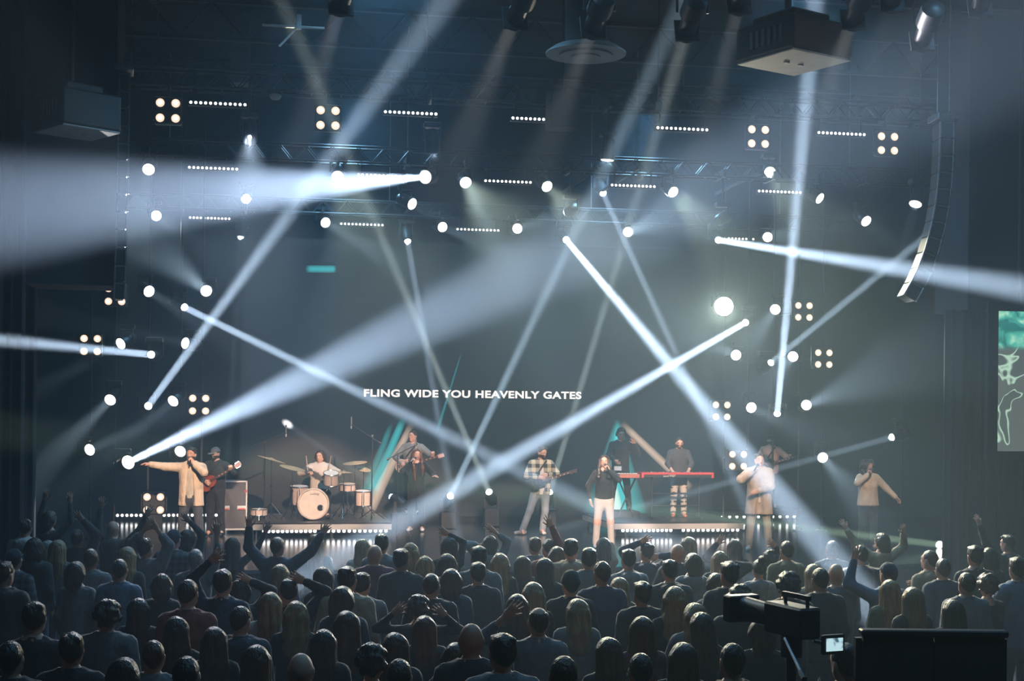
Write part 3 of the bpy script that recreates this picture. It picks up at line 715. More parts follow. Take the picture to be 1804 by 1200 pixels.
# ------------------------------------------------------------------ hung loudspeaker columns
def line_array(px, py, Y, n, lean, label, rotz, W=.26):
    p = at_Y(px, py, Y); t = empty('line_array_speaker', p, (0, 0, rotz), label, 'loudspeaker')
    MB().box((0, .15, .08), (W + .16, .5, .1), bev=.01).build('flying_frame', STEEL, t)
    for s in (-.1, .1): MB().cyl((s, .15, .1), (s, .15, 10.9 - p.z), .012).build('chain', STEEL, t)
    x = z = 0.0; h = .27; prev = 0
    for i in range(n):
        a = lean * (i / n) ** 1.6; R = Matrix.Rotation(a, 3, 'Y')
        c = V((x, .18, z)) + R @ V((0, 0, -h / 2))
        b = MB().box(c, (W, .42, h * .96), R, bev=.012).build('cabinet', BLACK, t)
        for s in (-1, 1): MB().box(c + R @ V((s * (W / 2 + .012), -.20, 0)), (.03, .05, h * .94), R, bev=.004).build('rigging_plate', STEEL, b)
        MB().box(c + R @ V((0, -.215, h * .40)), (W * .9, .015, .018), R).build('handle_bar', STEEL, b)
        e = R @ V((0, 0, -h)); x += e.x; z += e.z
line_array(1668, 214, 21.4, 11, math.radians(34), 'curved column of hung loudspeaker boxes catching light on both edges, beside the side screen', math.radians(-6), .20)
line_array(219, 128, 22.7, 13, math.radians(2), 'straight column of hung loudspeaker boxes against the black soffit', math.radians(6), .13)
# dark hanging loudspeaker between the led bars
p = at_Y(991, 195, 23.6); t = empty('hung_loudspeaker', p, (0, 0, 0), 'square black loudspeaker box hanging below the front truss', 'loudspeaker')
MB().box((0, 0, 0), (.50, .5, .62), bev=.02).build('cabinet', BLACKM, t); MB().box((0, -.255, 0), (.46, .012, .58)).build('grille', BLACK, t)
MB().cyl((0, 0, .3), (0, 0, 10.9 - p.z), .02).build('hanging_pole', BLACK, t)

# small things on the ceiling
p = at_Y(1159, 188, 22.5); t = empty('junction_box', p, (0, 0, 0), 'small black junction box with a loop of cable in front of a warm beam', 'box')
MB().box((0, 0, 0), (.12, .1, .15), bev=.01).build('box_body', BLACK, t); MB().box((-.11, 0, .03), (.12, .03, .02)).build('bracket', BLACK, t); MB().torus((-.06, 0, -.16), (0, 1, 0), .10, .008, 22, 5).build('cable_loop', BLACK, t); MB().cyl((0, 0, .07), (0, 0, 10.9 - p.z), .012).build('hanging_pole', BLACK, t)
for (px, py, lab) in ((485, 172, 'small pale dome camera under the front truss above the drums'), (1124, 314, 'small pale dome camera near the middle truss')):
    p = at_Y(px, py, 24.4 if py < 200 else 27.6); t = empty('dome_camera', p, (0, 0, 0), lab, 'camera')
    MB().lathe([(.10, .05), (.105, .02), (.10, 0), (.07, -.03), (.02, -.045)], n=18).build('dome', GREY, t, True); MB().cyl((0, 0, .04), (0, 0, (Z1 if py < 200 else Z2) - p.z), .015).build('stem', BLACK, t)
# ------------------------------------------------------------------ people
def unit(v): v = np.array(v, float); return v / (np.linalg.norm(v) + 1e-9)
def ik(sh, tgt, pole, l1=.285, l2=.255):
    """elbow and wrist of an arm reaching for tgt, bent towards pole"""
    sh, tgt, pole = map(lambda q: np.array(q, float), (sh, tgt, pole))
    d = tgt - sh; L = np.linalg.norm(d); u = d / L; L = min(L, (l1 + l2) * .985); tgt = sh + u * L
    a = (l1 * l1 - l2 * l2 + L * L) / (2 * L); h = math.sqrt(max(l1 * l1 - a * a, 1e-6))
    w = pole - u * (pole @ u); w = unit(w)
    return sh + u * a + w * h, tgt

HANDS = {}
def hand_shape(pose, h):
    """right hand, wrist at origin, fingers along +Z, palm towards +Y, thumb towards -X"""
    if (pose, h) in HANDS: return HANDS[(pose, h)]
    s = Sdf((-.12, -.06, -.05), (.12, .12, .23), h)
    s.cone((0, 0, -.03), (0, 0, .02), .027, .028, .02, (1, .8, 1))
    s.cone((-.018, 0, .025), (-.020, 0, .085), .022, .020, .02, (1, .7, 1)).cone((.016, 0, .025), (.022, 0, .082), .022, .019, .02, (1, .7, 1)).cone((0, 0, .03), (0, 0, .09), .024, .022, .02, (1, .65, 1))
    L = [.070, .080, .075, .058]; X = [-.031, -.010, .011, .031]; Z0 = [.088, .094, .090, .080]
    for i in range(4):
        x, z, l = X[i], Z0[i], L[i]; f = (i - 1.4)
        if pose == 'open':
            a = (f * .16); p1 = (x + math.sin(a) * l * .5, .004, z + math.cos(a) * l * .5); p2 = (p1[0] + math.sin(a) * l * .5, .012, p1[2] + math.cos(a) * l * .48)
        elif pose == 'grip':
            p1 = (x, .030, z + .014); p2 = (x * .95, .052, z - .012)
            s.cone(p2, (x * .9, .044, z - .036), .0088, .008, .004)
        else:
            a = f * .04; p1 = (x + a * .03, .014, z + l * .45); p2 = (x + a * .05, .036, z + l * .82)
        s.cone((x * .9, 0, z - .012), p1, .0098, .0092, .008).cone(p1, p2, .0092, .0078, .003)
    if pose == 'open': t = [(-.024, .006, .03), (-.058, .014, .062), (-.078, .018, .098)]
    elif pose == 'grip': t = [(-.024, .008, .03), (-.042, .030, .055), (-.030, .052, .074)]
    else: t = [(-.024, .008, .03), (-.044, .022, .06), (-.048, .032, .092)]
    s.cone(t[0], t[1], .014, .0115, .012).cone(t[1], t[2], .0112, .009, .003)
    HANDS[(pose, h)] = s.out(); return HANDS[(pose, h)]
def place_hand(pose, h, wrist, fwd, palm, right):
    v, f = hand_shape(pose, h); z = unit(fwd); y = np.array(palm, float); y = unit(y - z * (y @ z)); x = np.cross(y, z)
    v = v.copy()
    if not right: v[:, 0] *= -1; f = f[:, ::-1]
    return v[:, [0]] * x + v[:, [1]] * y + v[:, [2]] * z + np.array(wrist), f

def xf(v, piv, R):                                   # rotate points about a pivot (head turn)
    return (v - piv) @ R.T + piv
def rot_np(e): return np.array(Euler(e).to_matrix())

def head_shape(sex, h, beard=False):
    key = ('head', sex, h)
    if key in HANDS: return HANDS[key]
    s = Sdf((-.13, -.14, 1.42), (.13, .17, 1.79), h); k = 1.0 if sex == 'm' else .95
    s.ell((0, -.008, 1.66), (.077 * k, .095 * k, .096), .02)
    s.cone((0, .028, 1.645), (0, .060 * k, 1.565), .068 * k, .036 * k, .035, (.92, 1, 1))
    s.cone((-.042 * k, .01, 1.585), (.042 * k, .01, 1.585), .036, .036, .03)
    s.cone((0, .088, 1.652), (0, .106, 1.618), .010, .015, .012)                      # nose
    s.cone((-.036, .078, 1.672), (.036, .078, 1.672), .014, .014, .015)               # brow
    s.cone((-.018, .085, 1.583), (.018, .085, 1.583), .011, .011, .012)               # lips
    for e in (-1, 1):
        s.ell((e * .032, .098, 1.650), (.014, .012, .009), .0, 'sub')
        s.ell((e * .080 * k, -.004, 1.632), (.012, .020, .031), .008)
    s.cone((0, -.012, 1.43), (0, .0, 1.58), .058 * (1 if sex == 'm' else .86), .053 * (1 if sex == 'm' else .86), .03)
    HANDS[key] = s.out(); return HANDS[key]

def limb_pts(sp):
    m = sp.get('sex', 'm') == 'm'; sw = .178 if m else .158; dz = sp.get('dz', 0.0); ly = sp.get('lean', 0.0)
    J = {}
    for n, e in (('L', -1), ('R', 1)):
        sh = np.array((e * sw, -.01 + ly, 1.415 + dz))
        a = sp.get('arm' + n, 'down')
        if isinstance(a, str):
            if a == 'down': el = sh + (e * .055, -.03, -.275); wr = el + (-e * .01, .10, -.225)
            elif a == 'front': el = sh + (e * .06, .02, -.27); wr = el + (-e * .13, .20, .02)
            elif a == 'clap': el = sh + (e * .07, .10, -.24); wr = el + (-e * .17, .16, .12)
            elif a == 'up': el = sh + (e * .09, .08, .26); wr = el + (e * .01, .04, .25)
            elif a == 'mid': el = sh + (e * .14, .06, -.20); wr = el + (e * .02, .10, .22)
            elif a == 'wide': el = sh + (e * .22, .03, .16); wr = el + (e * .12, .03, .22)
        else:
            el, wr = ik(sh, a[0], a[1] if len(a) > 1 else (e * 1., -.3, -.6))
        J[n] = (sh, el, wr)
        lg = sp.get('leg' + n)
        J['leg' + n] = tuple(map(np.array, lg)) if lg is not None else (np.array((e * .088, 0, .90 + dz)), np.array((e * (.095 + sp.get('stance', 0.02)), .025, .49)), np.array((e * (.10 + 1.6 * sp.get('stance', 0.02)), -.01, .085)))
    return J

def torso(s, sp, g=0.0, k=.05):
    m = sp.get('sex', 'm') == 'm'; dz = sp.get('dz', 0.0); ly = sp.get('lean', 0.0); f = sp.get('girth', 1.0)
    c = lambda z, t=1.0: (0, ly * t, z + dz)
    if m:
        s.cone(c(.90, 0), c(1.05, .3), .150 * f + g, .146 * f + g, k, (1, .72, 1)); s.cone(c(1.05, .3), c(1.30, .8), .146 * f + g, .172 + g, k, (1, .66, 1))
        s.cone(c(1.30, .8), c(1.39), .172 + g, .140 + g, k, (1, .62, 1))
    else:
        s.cone(c(.90, 0), c(1.08, .4), .158 * f + g, .122 * f + g, k, (1, .70, 1)); s.cone(c(1.08, .4), c(1.29, .8), .122 * f + g, .146 + g, k, (1, .68, 1))
        s.cone(c(1.29, .8), c(1.39), .146 + g, .118 + g, k, (1, .62, 1))
        for e in (-1, 1): s.ell((e * .065, .085 + ly, 1.265 + dz), (.062 + g * .5, .05 + g * .5, .06 + g * .5), .03)
    w = .115 if m else .098
    s.cone((-w, -.012 + ly, 1.41 + dz), (w, -.012 + ly, 1.41 + dz), .062 + g * .6, .062 + g * .6, k)
    s.cone((0, -.012 + ly, 1.42 + dz), (0, -.010 + ly, 1.475 + dz), .072 + g * .3, .056 + g * .2, k)
def arm(s, J, g=0.0, t0=0.0, cuff=1.0, m=True, k=.03, full=1.0):
    sh, el, wr = J; f = 1 if m else .86
    s.cone(sh, el, .058 * f + g, .044 * f + g, k)
    if cuff > 0: s.cone(el, el + (wr - el) * cuff, .043 * f + g, (.043 + (.030 - .043) * cuff) * f + g * full, .02)
def legs(s, J, g=0.0, foot=True, low=1.0, flare=0.0, m=True):
    f = 1.0 if m else .95
    for n in 'LR':
        hp, kn, an = J['leg' + n]
        s.cone(hp, kn, .092 * f + g, .058 * f + g, .03); b = kn + (an - kn) * low
        s.cone(kn, b, .058 * f + g, .040 * f + g + flare, .03)

def grid_for(J, sp, h, pad=.16):
    pts = np.concatenate([np.stack(J[n]) for n in ('L', 'R', 'legL', 'legR')] + [np.array([[0, sp.get('lean', 0) + .12, 1.5 + sp.get('dz', 0)], [0, -.12, .8 + sp.get('dz', 0)], [.2, 0, .0], [-.2, 0, .2]])])
    return Sdf(pts.min(0) - pad, pts.max(0) + pad, h)

def hair_shape(style, h, sex='m'):
    key = ('hair', style, h, sex)
    if key in HANDS: return HANDS[key]
    s = Sdf((-.24, -.30, 1.08), (.24, .24, 1.86), h); C = (0, -.008, 1.664)
    rnd = random.Random(style)
    if style in ('short', 'fade', 'balding'):
        g = .007 if style != 'short' else .013
        s.ell(C, (.077 + g, .095 + g, .097 + g), .01); s.cone((0, -.05, 1.66), (0, -.062, 1.59), .058 + g * .3, .040, .02, (1.15, .8, 1))
        s.cut((0, .055, 1.70), unit((0, 1, -.55))); s.cut((0, -.02, 1.612), unit((0, .75, -1)))
        for q in (-1, 1): s.ell((q * .095, .006, 1.618), (.034, .034, .044), 0, 'sub')
        if style == 'balding': s.ell((0, .0, 1.76), (.075, .085, .06), 0, 'sub')
        if style == 'short':
            for i in range(26):
                a = rnd.uniform(-1, 1); s.ell((a * .066, rnd.uniform(-.075, .065), 1.762 - abs(a) * .030 - rnd.uniform(0, .012)), (.016, .022, .018), .012)
    elif style in ('long', 'long_wavy', 'bob', 'long_straight', 'drape', 'drape_short'):
        s.ell(C, (.096, .112, .112), .02)
        s.cut((0, .062, 1.71), unit((0, 1, -.35)))
        zl = {'long': 1.30, 'long_wavy': 1.27, 'bob': 1.50, 'long_straight': 1.20, 'drape': 1.15, 'drape_short': 1.30}[style]
        s.cone((0, -.055, 1.66), (0, -.095, zl + .05), .088, .075, .04, (1.2, .62, 1)); s.cone((0, -.10, zl + .06), (0, -.105, zl), .072, .055, .04, (1.25, .5, 1))
        for e in (-1, 1): s.cone((e * .078, -.005, 1.66), (e * .092, -.035, max(zl + .12, 1.46)), .036, .032, .03); s.cone((e * .092, -.035, max(zl + .12, 1.46)), (e * .075, -.085, zl + .02), .032, .02, .04)
        for i in range(0 if style == 'bob' else 13):
            a = -PI / 2 + rnd.uniform(-1.25, 1.25); x, y = math.cos(a) * .098, -.05 + math.sin(a) * .060; zb = zl + rnd.uniform(-.05, .05)
            s.cone((x * .9, y, 1.66), (x * 1.02, y - .03, (1.66 + zb) / 2), .018, .020, .015); s.cone((x * 1.02, y - .03, (1.66 + zb) / 2), (x * .9, y - .035, zb), .020, .007, .015)
        if style.startswith('drape'):
            for q in (-1, 1):
                zf = zl - (.06 if q > 0 else -.04); s.cone((q * .085, .02, 1.64), (q * .100, .055, 1.48), .030, .034, .03); s.cone((q * .100, .055, 1.48), (q * .095, .125, 1.34), .036, .040, .03); s.cone((q * .095, .125, 1.34), (q * .085, .135, zf), .040, .014, .03)
        if style == 'long_wavy':
            for i in range(44):
                z = rnd.uniform(zl, 1.66); a = rnd.uniform(-2.4, 2.4) - PI / 2; s.ell((math.cos(a) * .105, -.045 + math.sin(a) * .075, z), (.026, .026, .032), .02)
        s.ell((0, .055, 1.60), (.064, .085, .10), 0, 'sub')
    elif style == 'curly':
        s.ell(C, (.10, .115, .11), .02); s.cut((0, .06, 1.70), unit((0, 1, -.4))); s.cut((0, 0, 1.56), (0, 0, -1))
        for i in range(70):
            d = unit((rnd.gauss(0, 1), rnd.gauss(-.3, 1), rnd.gauss(.4, .9)))
            p = np.array(C) + d * np.array((.105, .115, .112))
            if p[2] > 1.57 and not (p[1] > .05 and p[2] < 1.70): s.ell(p, (.024, .024, .024), .012)
    elif style == 'big_curly':
        s.ell((0, -.03, 1.65), (.125, .125, .125), .02); s.cone((0, -.06, 1.62), (0, -.08, 1.40), .12, .13, .04, (1.2, .7, 1)); s.ell((0, .06, 1.60), (.066, .085, .105), 0, 'sub')
        for i in range(110):
            a = rnd.uniform(-2.5, 2.5) - PI / 2; z = rnd.uniform(1.33, 1.76); w = .13 if z < 1.66 else .13 * math.sqrt(max(.1, 1 - ((z - 1.66) / .12) ** 2))
            s.ell((math.cos(a) * w * 1.08, -.035 + math.sin(a) * w * .85, z), (.026, .026, .028), .012)
    elif style in ('bun', 'ponytail'):
        s.ell(C, (.090, .108, .108), .02); s.cut((0, .06, 1.70), unit((0, 1, -.5))); s.cut((0, -.03, 1.585), unit((0, .25, -1)))
        if style == 'bun':
            for i in range(16):
                d = unit((rnd.gauss(0, 1), rnd.gauss(0, 1), rnd.gauss(0, 1))); s.ell(np.array((0, -.07, 1.785)) + d * .03, (.026, .026, .024), .012)
        else: s.ell((0, -.125, 1.70), (.035, .035, .035), .02); s.cone((0, -.13, 1.69), (0, -.16, 1.50), .034, .042, .03); s.cone((0, -.16, 1.50), (0, -.14, 1.36), .042, .014, .03)
    elif style == 'cap':
        s.ell((0, -.004, 1.672), (.092, .108, .105), .01); s.cut((0, 0, 1.675), unit((0, .12, -1)))
        s.ell((0, .135, 1.672), (.075, .075, .012), .01)
    elif style == 'beanie':
        s.ell((0, -.012, 1.685), (.094, .110, .108), .02); s.cut((0, 0, 1.655), unit((0, .15, -1))); s.cone((-.04, -.02, 1.675), (.04, -.02, 1.675), .06, .06, .03, (1, 1.35, .5))
    HANDS[key] = s.out(); return HANDS[key]

def fin(v, sc): return v * sc
def make_person(sp, loc, rotz, label, group=None, crowd=True):
    """person > hair / hat, top, trousers, shoe ... ; the body is one mesh"""
    sex = sp.get('sex', 'm'); m = sex == 'm'; sc = sp.get('H', 1.75) / 1.755; J = limb_pts(sp); dz = sp.get('dz', 0.0); ly = sp.get('lean', 0.0)
    hb, hc, hh, hd = (.032, .031, .0165, .0085) if crowd else (.017, .015, .0085, .006)
    # body
    s = grid_for(J, sp, hb); torso(s, sp, 0)
    for n in 'LR': arm(s, J[n], 0, m=m)
    legs(s, J, 0, m=m); s.cone((0, -.01 + ly, 1.42 + dz), (0, ly, 1.53 + dz), .056 if m else .048, .052 if m else .045, .03)
    for n in 'LR':
        an = J['leg' + n][2]; s.cone(an, an + (0, .13, -.045), .045, .033, .03)
    parts = [s.out()]
    hv, hf = head_shape(sex, .0145 if crowd else .008)
    HR = rot_np(sp.get('head', (0, 0, 0))); piv = np.array((0, 0, 1.50)); off = np.array((0, ly, dz))
    parts.append((xf(hv, piv, HR) + off, hf))
    for n in 'LR':
        sh, el, wr = J[n]; ps = sp.get('hand' + n, 'relax'); fw = sp.get('hdir' + n, wr - el); pal = sp.get('palm' + n, (0, 1, 0) if ps == 'open' else ((-1 if n == 'R' else 1), .3, 0))
        raised = ps == 'open' or not crowd
        parts.append(place_hand(ps, hd if raised else .012, wr, fw, pal, n == 'R'))
    parts = [(v * sc, f) for v, f in parts]
    root = bpy.data.objects.new('person', arr_mesh('person', parts, SKIN[sp.get('skin', 0)])); COL.objects.link(root)
    root.location = loc; root.rotation_euler = (0, 0, rotz); tag(root, label, 'person', group)
    # top
    ts = sp.get('top', 'long')
    if ts:
        g = sp.get('loose', .016); s = grid_for(J, sp, hc)
        torso(s, sp, g); hem = sp.get('hem', .84) + dz
        s.cone((0, ly * .7, 1.22 + dz), (0, 0, hem + .02), (.158 if m else .140) + g, (.166 if m else .160) + g + sp.get('flare', 0), .05, (1, .72, 1))
        for n in 'LR': arm(s, J[n], g, cuff={'tee': 0.0, 'long': .96, 'mid': .5, 'vest': -1}[ts] if ts != 'vest' else -1, m=m, full=.8)
        if ts == 'tee':
            for n in 'LR':
                sh, el, wr = J[n]; s.cut(sh + (el - sh) * .72, unit(el - sh)) if False else None
        s.cut((0, 0, hem), (0, 0, -1)); s.cone((0, .0 + ly, 1.47 + dz), (0, ly + .02, 1.62 + dz), .062 if m else .075, .075, 0, None, 'sub')
        if sp.get('hood'): s.cone((-.07, -.09 + ly, 1.45 + dz), (.07, -.09 + ly, 1.45 + dz), .048, .048, .04); s.ell((0, -.12 + ly, 1.40 + dz), (.10, .05, .09), .04)
        if sp.get('open_front'): s.cone((0, .20 + ly, 1.50 + dz), (0, .20, .6 + dz), sp['open_front'], sp['open_front'] * 1.5, 0, None, 'sub')
        v, f = s.out(); o = link_mesh(sp.get('top_name', 'shirt'), arr_mesh('top', [(v * sc, f)], sp['top_mat']), None, root)
    if sp.get('under_mat'):
        s = grid_for(J, sp, hc); torso(s, sp, .008); s.cone((0, 0, 1.2 + dz), (0, 0, .86 + dz), .155, .16, .05, (1, .72, 1)); s.cut((0, 0, sp.get('under_hem', .87) + dz), (0, 0, -1)); s.cut((0, 0, 1.44 + dz), (0, -.2, 1))
        v, f = s.out(); link_mesh('undershirt', arr_mesh('undershirt', [(v * sc, f)], sp['under_mat']), None, root)
    # trousers
    s = grid_for(J, sp, hc if not crowd else .040); g = sp.get('leg_loose', .013); legs(s, J, g, low=.97, flare=sp.get('leg_flare', .012), m=m)
    s.cone((0, 0, .88 + dz), (0, ly * .3, .99 + dz), .152 + g, .146 + g, .05, (1, .74, 1)); s.cut((0, 0, .99 + dz), (0, 0, 1))
    v, f = s.out(); link_mesh('trousers', arr_mesh('trousers', [(v * sc, f)], sp['bot_mat']), None, root)
    for n in 'LR':
        hp, kn, an = J['leg' + n]; d = unit((an - kn) * (1, 1, 0) + (0, .001, 0)); fd = np.array(sp.get('foot' + n, ((-.12 if n == 'L' else .12), 1, 0)), float); fd = unit(fd)
        zz = an[2] - .085; s = Sdf(an - .26, an + .26, .02 if crowd else .012); b = np.array((an[0], an[1], zz))
        s.cone(b - fd * .045 + (0, 0, .050), b + fd * .15 + (0, 0, .038), .050, .040, .02, (1, 1, .85)); s.cone(b - fd * .03 + (0, 0, .06), b + (0, 0, .115), .045, .045, .02); s.cut((0, 0, zz), (0, 0, -1))
        v, f = s.out(); link_mesh('shoe', arr_mesh('shoe', [(v * sc, f)], sp.get('shoe_mat', BLACK)), None, root)
    # hair, hats
    st = sp.get('hair', 'short')
    def on_head(name, vf, mat):
        v, f = vf; return link_mesh(name, arr_mesh(name, [((xf(v, piv, HR) + off) * sc, f)], mat), None, root)
    if st not in ('bald',): on_head('cap' if st in ('cap',) else 'beanie' if st == 'beanie' else 'hair', hair_shape(st, hh, sex), sp['hat_mat'] if st in ('cap', 'beanie') else sp['hair_mat'])
    if st in ('cap', 'beanie') and sp.get('hair_mat'): on_head('hair', hair_shape('fade', hh, sex), sp['hair_mat'])
    # face
    if not crowd or sp.get('face'):
        ew, ed = pm('eye_white', (.7, .68, .65), None, 10, .2), pm('eye_dark', (.02, .015, .012), None, 10, .2)
        for e in (-1, 1):
            mb = MB().ell((e * .032, .0835, 1.650), (.0125, .010, .0085), n=8, m=5); o = on_head('eye', (np.array(mb.v), np.array([f for f in mb.f])), ew)
            mb = MB().ell((e * .032, .091, 1.650), (.0055, .004, .0055), n=8, m=5); q = on_head('iris', (np.array(mb.v), np.array(mb.f)), ed); q.parent = o
            mb = MB().ell((e * .034, .091, 1.672), (.020, .008, .005), n=8, m=5); on_head('eyebrow', (np.array(mb.v), np.array(mb.f)), sp.get('hair_mat') or ed)
        mo = sp.get('mouth', .005)
        mb = MB().ell((0, .093, 1.584), (.024, .008, mo), n=10, m=5); on_head('mouth', (np.array(mb.v), np.array(mb.f)), pm('lips', (.32, .10, .09), None, 10, .5))
    if sp.get('beard'):
        s = Sdf((-.12, -.1, 1.50), (.12, .15, 1.66), hh if crowd else .0075); s.cone((0, .034, 1.61), (0, .066, 1.562), .066, .045, .03, (.98, 1, 1)); s.cone((-.045, .012, 1.59), (.045, .012, 1.59), .042, .042, .02)
        s.cut((0, 0, 1.605), unit((0, -.2, 1))); s.ell((0, .10, 1.584), (.024, .03, .009), 0, 'sub')
        on_head('beard', s.out(), sp['beard'])
    return root, J, sc
# ------------------------------------------------------------------ cloth colours
def cloth(name, c, k=.8, rough=.85): return pm('cloth_' + name, c, tuple(x * k for x in c), 9, rough, 0, .9, 9, (1, 1, .55), sheen=.15, bdist=.045)
TAN = cloth('tan', (.50, .39, .28)); KHAKI = cloth('khaki', (.42, .36, .28)); CHARCOAL = cloth('charcoal_denim', (.045, .05, .06)); BLK = cloth('black', (.014, .015, .018))
GREYSH = cloth('grey_shirt', (.20, .20, .19)); PEACH = cloth('peach', (.62, .36, .27)); LTDENIM = cloth('pale_denim', (.50, .46, .43)); BLUEDENIM = cloth('blue_denim', (.20, .25, .31)); CREAM = cloth('cream', (.62, .56, .49)); WHITE = cloth('white', (.72, .70, .66))
BROWN_H, DARK_H, BLOND_H, BLACK_H, GREY_H, AUBURN_H = hair_mat('brown_hair', (.07, .035, .02)), hair_mat('dark_brown_hair', (.028, .017, .012)), hair_mat('blonde_hair', (.33, .22, .11)), hair_mat('black_hair', (.012, .010, .010)), hair_mat('grey_hair', (.30, .29, .28)), hair_mat('auburn_hair', (.16, .06, .03))
def tie_dye():
    m = pm('tie_dye_cream_and_charcoal', (.60, .50, .42), (.52, .43, .36), 6, .85); m = m.copy(); n, l = m.node_tree.nodes, m.node_tree.links; b = n['Principled BSDF']
    tc = n.new('ShaderNodeTexCoord'); sx = n.new('ShaderNodeSeparateXYZ'); l.new(tc.outputs['Object'], sx.inputs[0])
    nz = n.new('ShaderNodeTexNoise'); nz.inputs['Scale'].default_value = 14; l.new(tc.outputs['Object'], nz.inputs[0])
    a = n.new('ShaderNodeMath'); a.operation = 'MULTIPLY_ADD'; l.new(sx.outputs['X'], a.inputs[0]); a.inputs[1].default_value = -.6; l.new(sx.outputs['Z'], a.inputs[2])
    c = n.new('ShaderNodeMath'); c.operation = 'MULTIPLY_ADD'; l.new(nz.outputs[0], c.inputs[0]); c.inputs[1].default_value = .10; l.new(a.outputs[0], c.inputs[2])
    r = n.new('ShaderNodeValToRGB'); e = r.color_ramp.elements; e[0].position = .0; e[0].color = (0, 0, 0, 1); e.new(.5); mr = n.new('ShaderNodeMapRange'); mr.inputs[1].default_value = .74; mr.inputs[2].default_value = 1.04; l.new(c.outputs[0], mr.inputs[0])
    for p, v in ((0, 0), (.5, 1)): pass
    e[0].position = .22; e[1].position = .30; e[1].color = (1, 1, 1, 1); e[2].position = .74; e[2].color = (1, 1, 1, 1); q = e.new(.82); q.color = (0, 0, 0, 1)
    l.new(mr.outputs[0], r.inputs[0]); mx = n.new('ShaderNodeMix'); mx.data_type = 'RGBA'; l.new(r.outputs[0], mx.inputs['Factor'])
    src = b.inputs['Base Color'].links[0].from_socket; l.new(src, mx.inputs[6]); mx.inputs[7].default_value = (.07, .06, .06, 1); l.new(mx.outputs[2], b.inputs['Base Color']); return m
def plaid(name='plaid_flannel', c0=(.60, .52, .36), c1=(.03, .035, .04), sc_=6):
    m = bpy.data.materials.new(name); m.use_nodes = True; n, l = m.node_tree.nodes, m.node_tree.links; b = n['Principled BSDF']; b.inputs['Roughness'].default_value = .9
    tc = n.new('ShaderNodeTexCoord'); sx = n.new('ShaderNodeSeparateXYZ'); l.new(tc.outputs['Object'], sx.inputs[0]); outs = []
    for ax, ph in (('X', .2), ('Z', .0)):
        a = n.new('ShaderNodeMath'); a.operation = 'MULTIPLY_ADD'; l.new(sx.outputs[ax], a.inputs[0]); a.inputs[1].default_value = sc_; a.inputs[2].default_value = ph + 50
        f = n.new('ShaderNodeMath'); f.operation = 'FRACT'; l.new(a.outputs[0], f.inputs[0]); g = n.new('ShaderNodeMath'); g.operation = 'GREATER_THAN'; g.inputs[1].default_value = .5; l.new(f.outputs[0], g.inputs[0]); outs.append(g.outputs[0])
    s = n.new('ShaderNodeMath'); s.operation = 'ADD'; l.new(outs[0], s.inputs[0]); l.new(outs[1], s.inputs[1]); h = n.new('ShaderNodeMath'); h.operation = 'MULTIPLY'; h.inputs[1].default_value = .5; l.new(s.outputs[0], h.inputs[0])
    mx = n.new('ShaderNodeMix'); mx.data_type = 'RGBA'; l.new(h.outputs[0], mx.inputs['Factor']); mx.inputs[6].default_value = (*c0, 1); mx.inputs[7].default_value = (*c1, 1); l.new(mx.outputs[2], b.inputs['Base Color']); return m
def ripped(name, c, rip, zs):
    """denim with torn patches at the given heights"""
    m = pm(name, c, tuple(x * .85 for x in c), 8, .9); n, l = m.node_tree.nodes, m.node_tree.links; b = n['Principled BSDF']
    tc = n.new('ShaderNodeTexCoord'); sx = n.new('ShaderNodeSeparateXYZ'); l.new(tc.outputs['Object'], sx.inputs[0]); nz = n.new('ShaderNodeTexNoise'); nz.inputs['Scale'].default_value = 13; l.new(tc.outputs['Object'], nz.inputs[0]); tot = None
    for z0, w in zs:
        a = n.new('ShaderNodeMath'); a.operation = 'SUBTRACT'; l.new(sx.outputs['Z'], a.inputs[0]); a.inputs[1].default_value = z0; d = n.new('ShaderNodeMath'); d.operation = 'ABSOLUTE'; l.new(a.outputs[0], d.inputs[0])
        e = n.new('ShaderNodeMath'); e.operation = 'MULTIPLY_ADD'; l.new(nz.outputs[0], e.inputs[0]); e.inputs[1].default_value = -.14; l.new(d.outputs[0], e.inputs[2]); f = n.new('ShaderNodeMath'); f.operation = 'LESS_THAN'; l.new(e.outputs[0], f.inputs[0]); f.inputs[1].default_value = w - .07
        if tot is None: tot = f.outputs[0]
        else: q = n.new('ShaderNodeMath'); q.operation = 'MAXIMUM'; l.new(tot, q.inputs[0]); l.new(f.outputs[0], q.inputs[1]); tot = q.outputs[0]
    mx = n.new('ShaderNodeMix'); mx.data_type = 'RGBA'; l.new(tot, mx.inputs['Factor']); src = b.inputs['Base Color'].links[0].from_socket; l.new(src, mx.inputs[6]); mx.inputs[7].default_value = (*rip, 1); l.new(mx.outputs[2], b.inputs['Base Color']); return m

def world_pt(loc, rotz, sc, p):                # a point of a person's own frame in the hall
    return V(loc) + Matrix.Rotation(rotz, 3, 'Z') @ (V(p) * sc)
def mic(parent_loc, rotz, sc, hand, tip, label):
    a, b = world_pt(parent_loc, rotz, sc, hand), world_pt(parent_loc, rotz, sc, tip); d = (b - a).normalized()
    t = empty('microphone', a, (0, 0, 0), label, 'microphone')
    MB().cyl(d * -.10, d * .10, .013, .018, 12).build('handle', BLACK, t, True); MB().ell(d * .125, .026, None, 12, 8).build('grille', STEEL, t, True); MB().torus(d * .105, d, .022, .004, 14, 5).build('collar', CHROME, t)
MOUTH = (0, .115, 1.585)
def perf(px, py, z, sp, rot_deg, label, mics=None, z_of=None):
    loc = at_z(px, py, z); rz = math.radians(rot_deg)
    r, J, sc = make_person(sp, loc, rz, label, None, False); return loc, rz, sc, J
FACE = 180 - 10   # turned to the hall and the camera

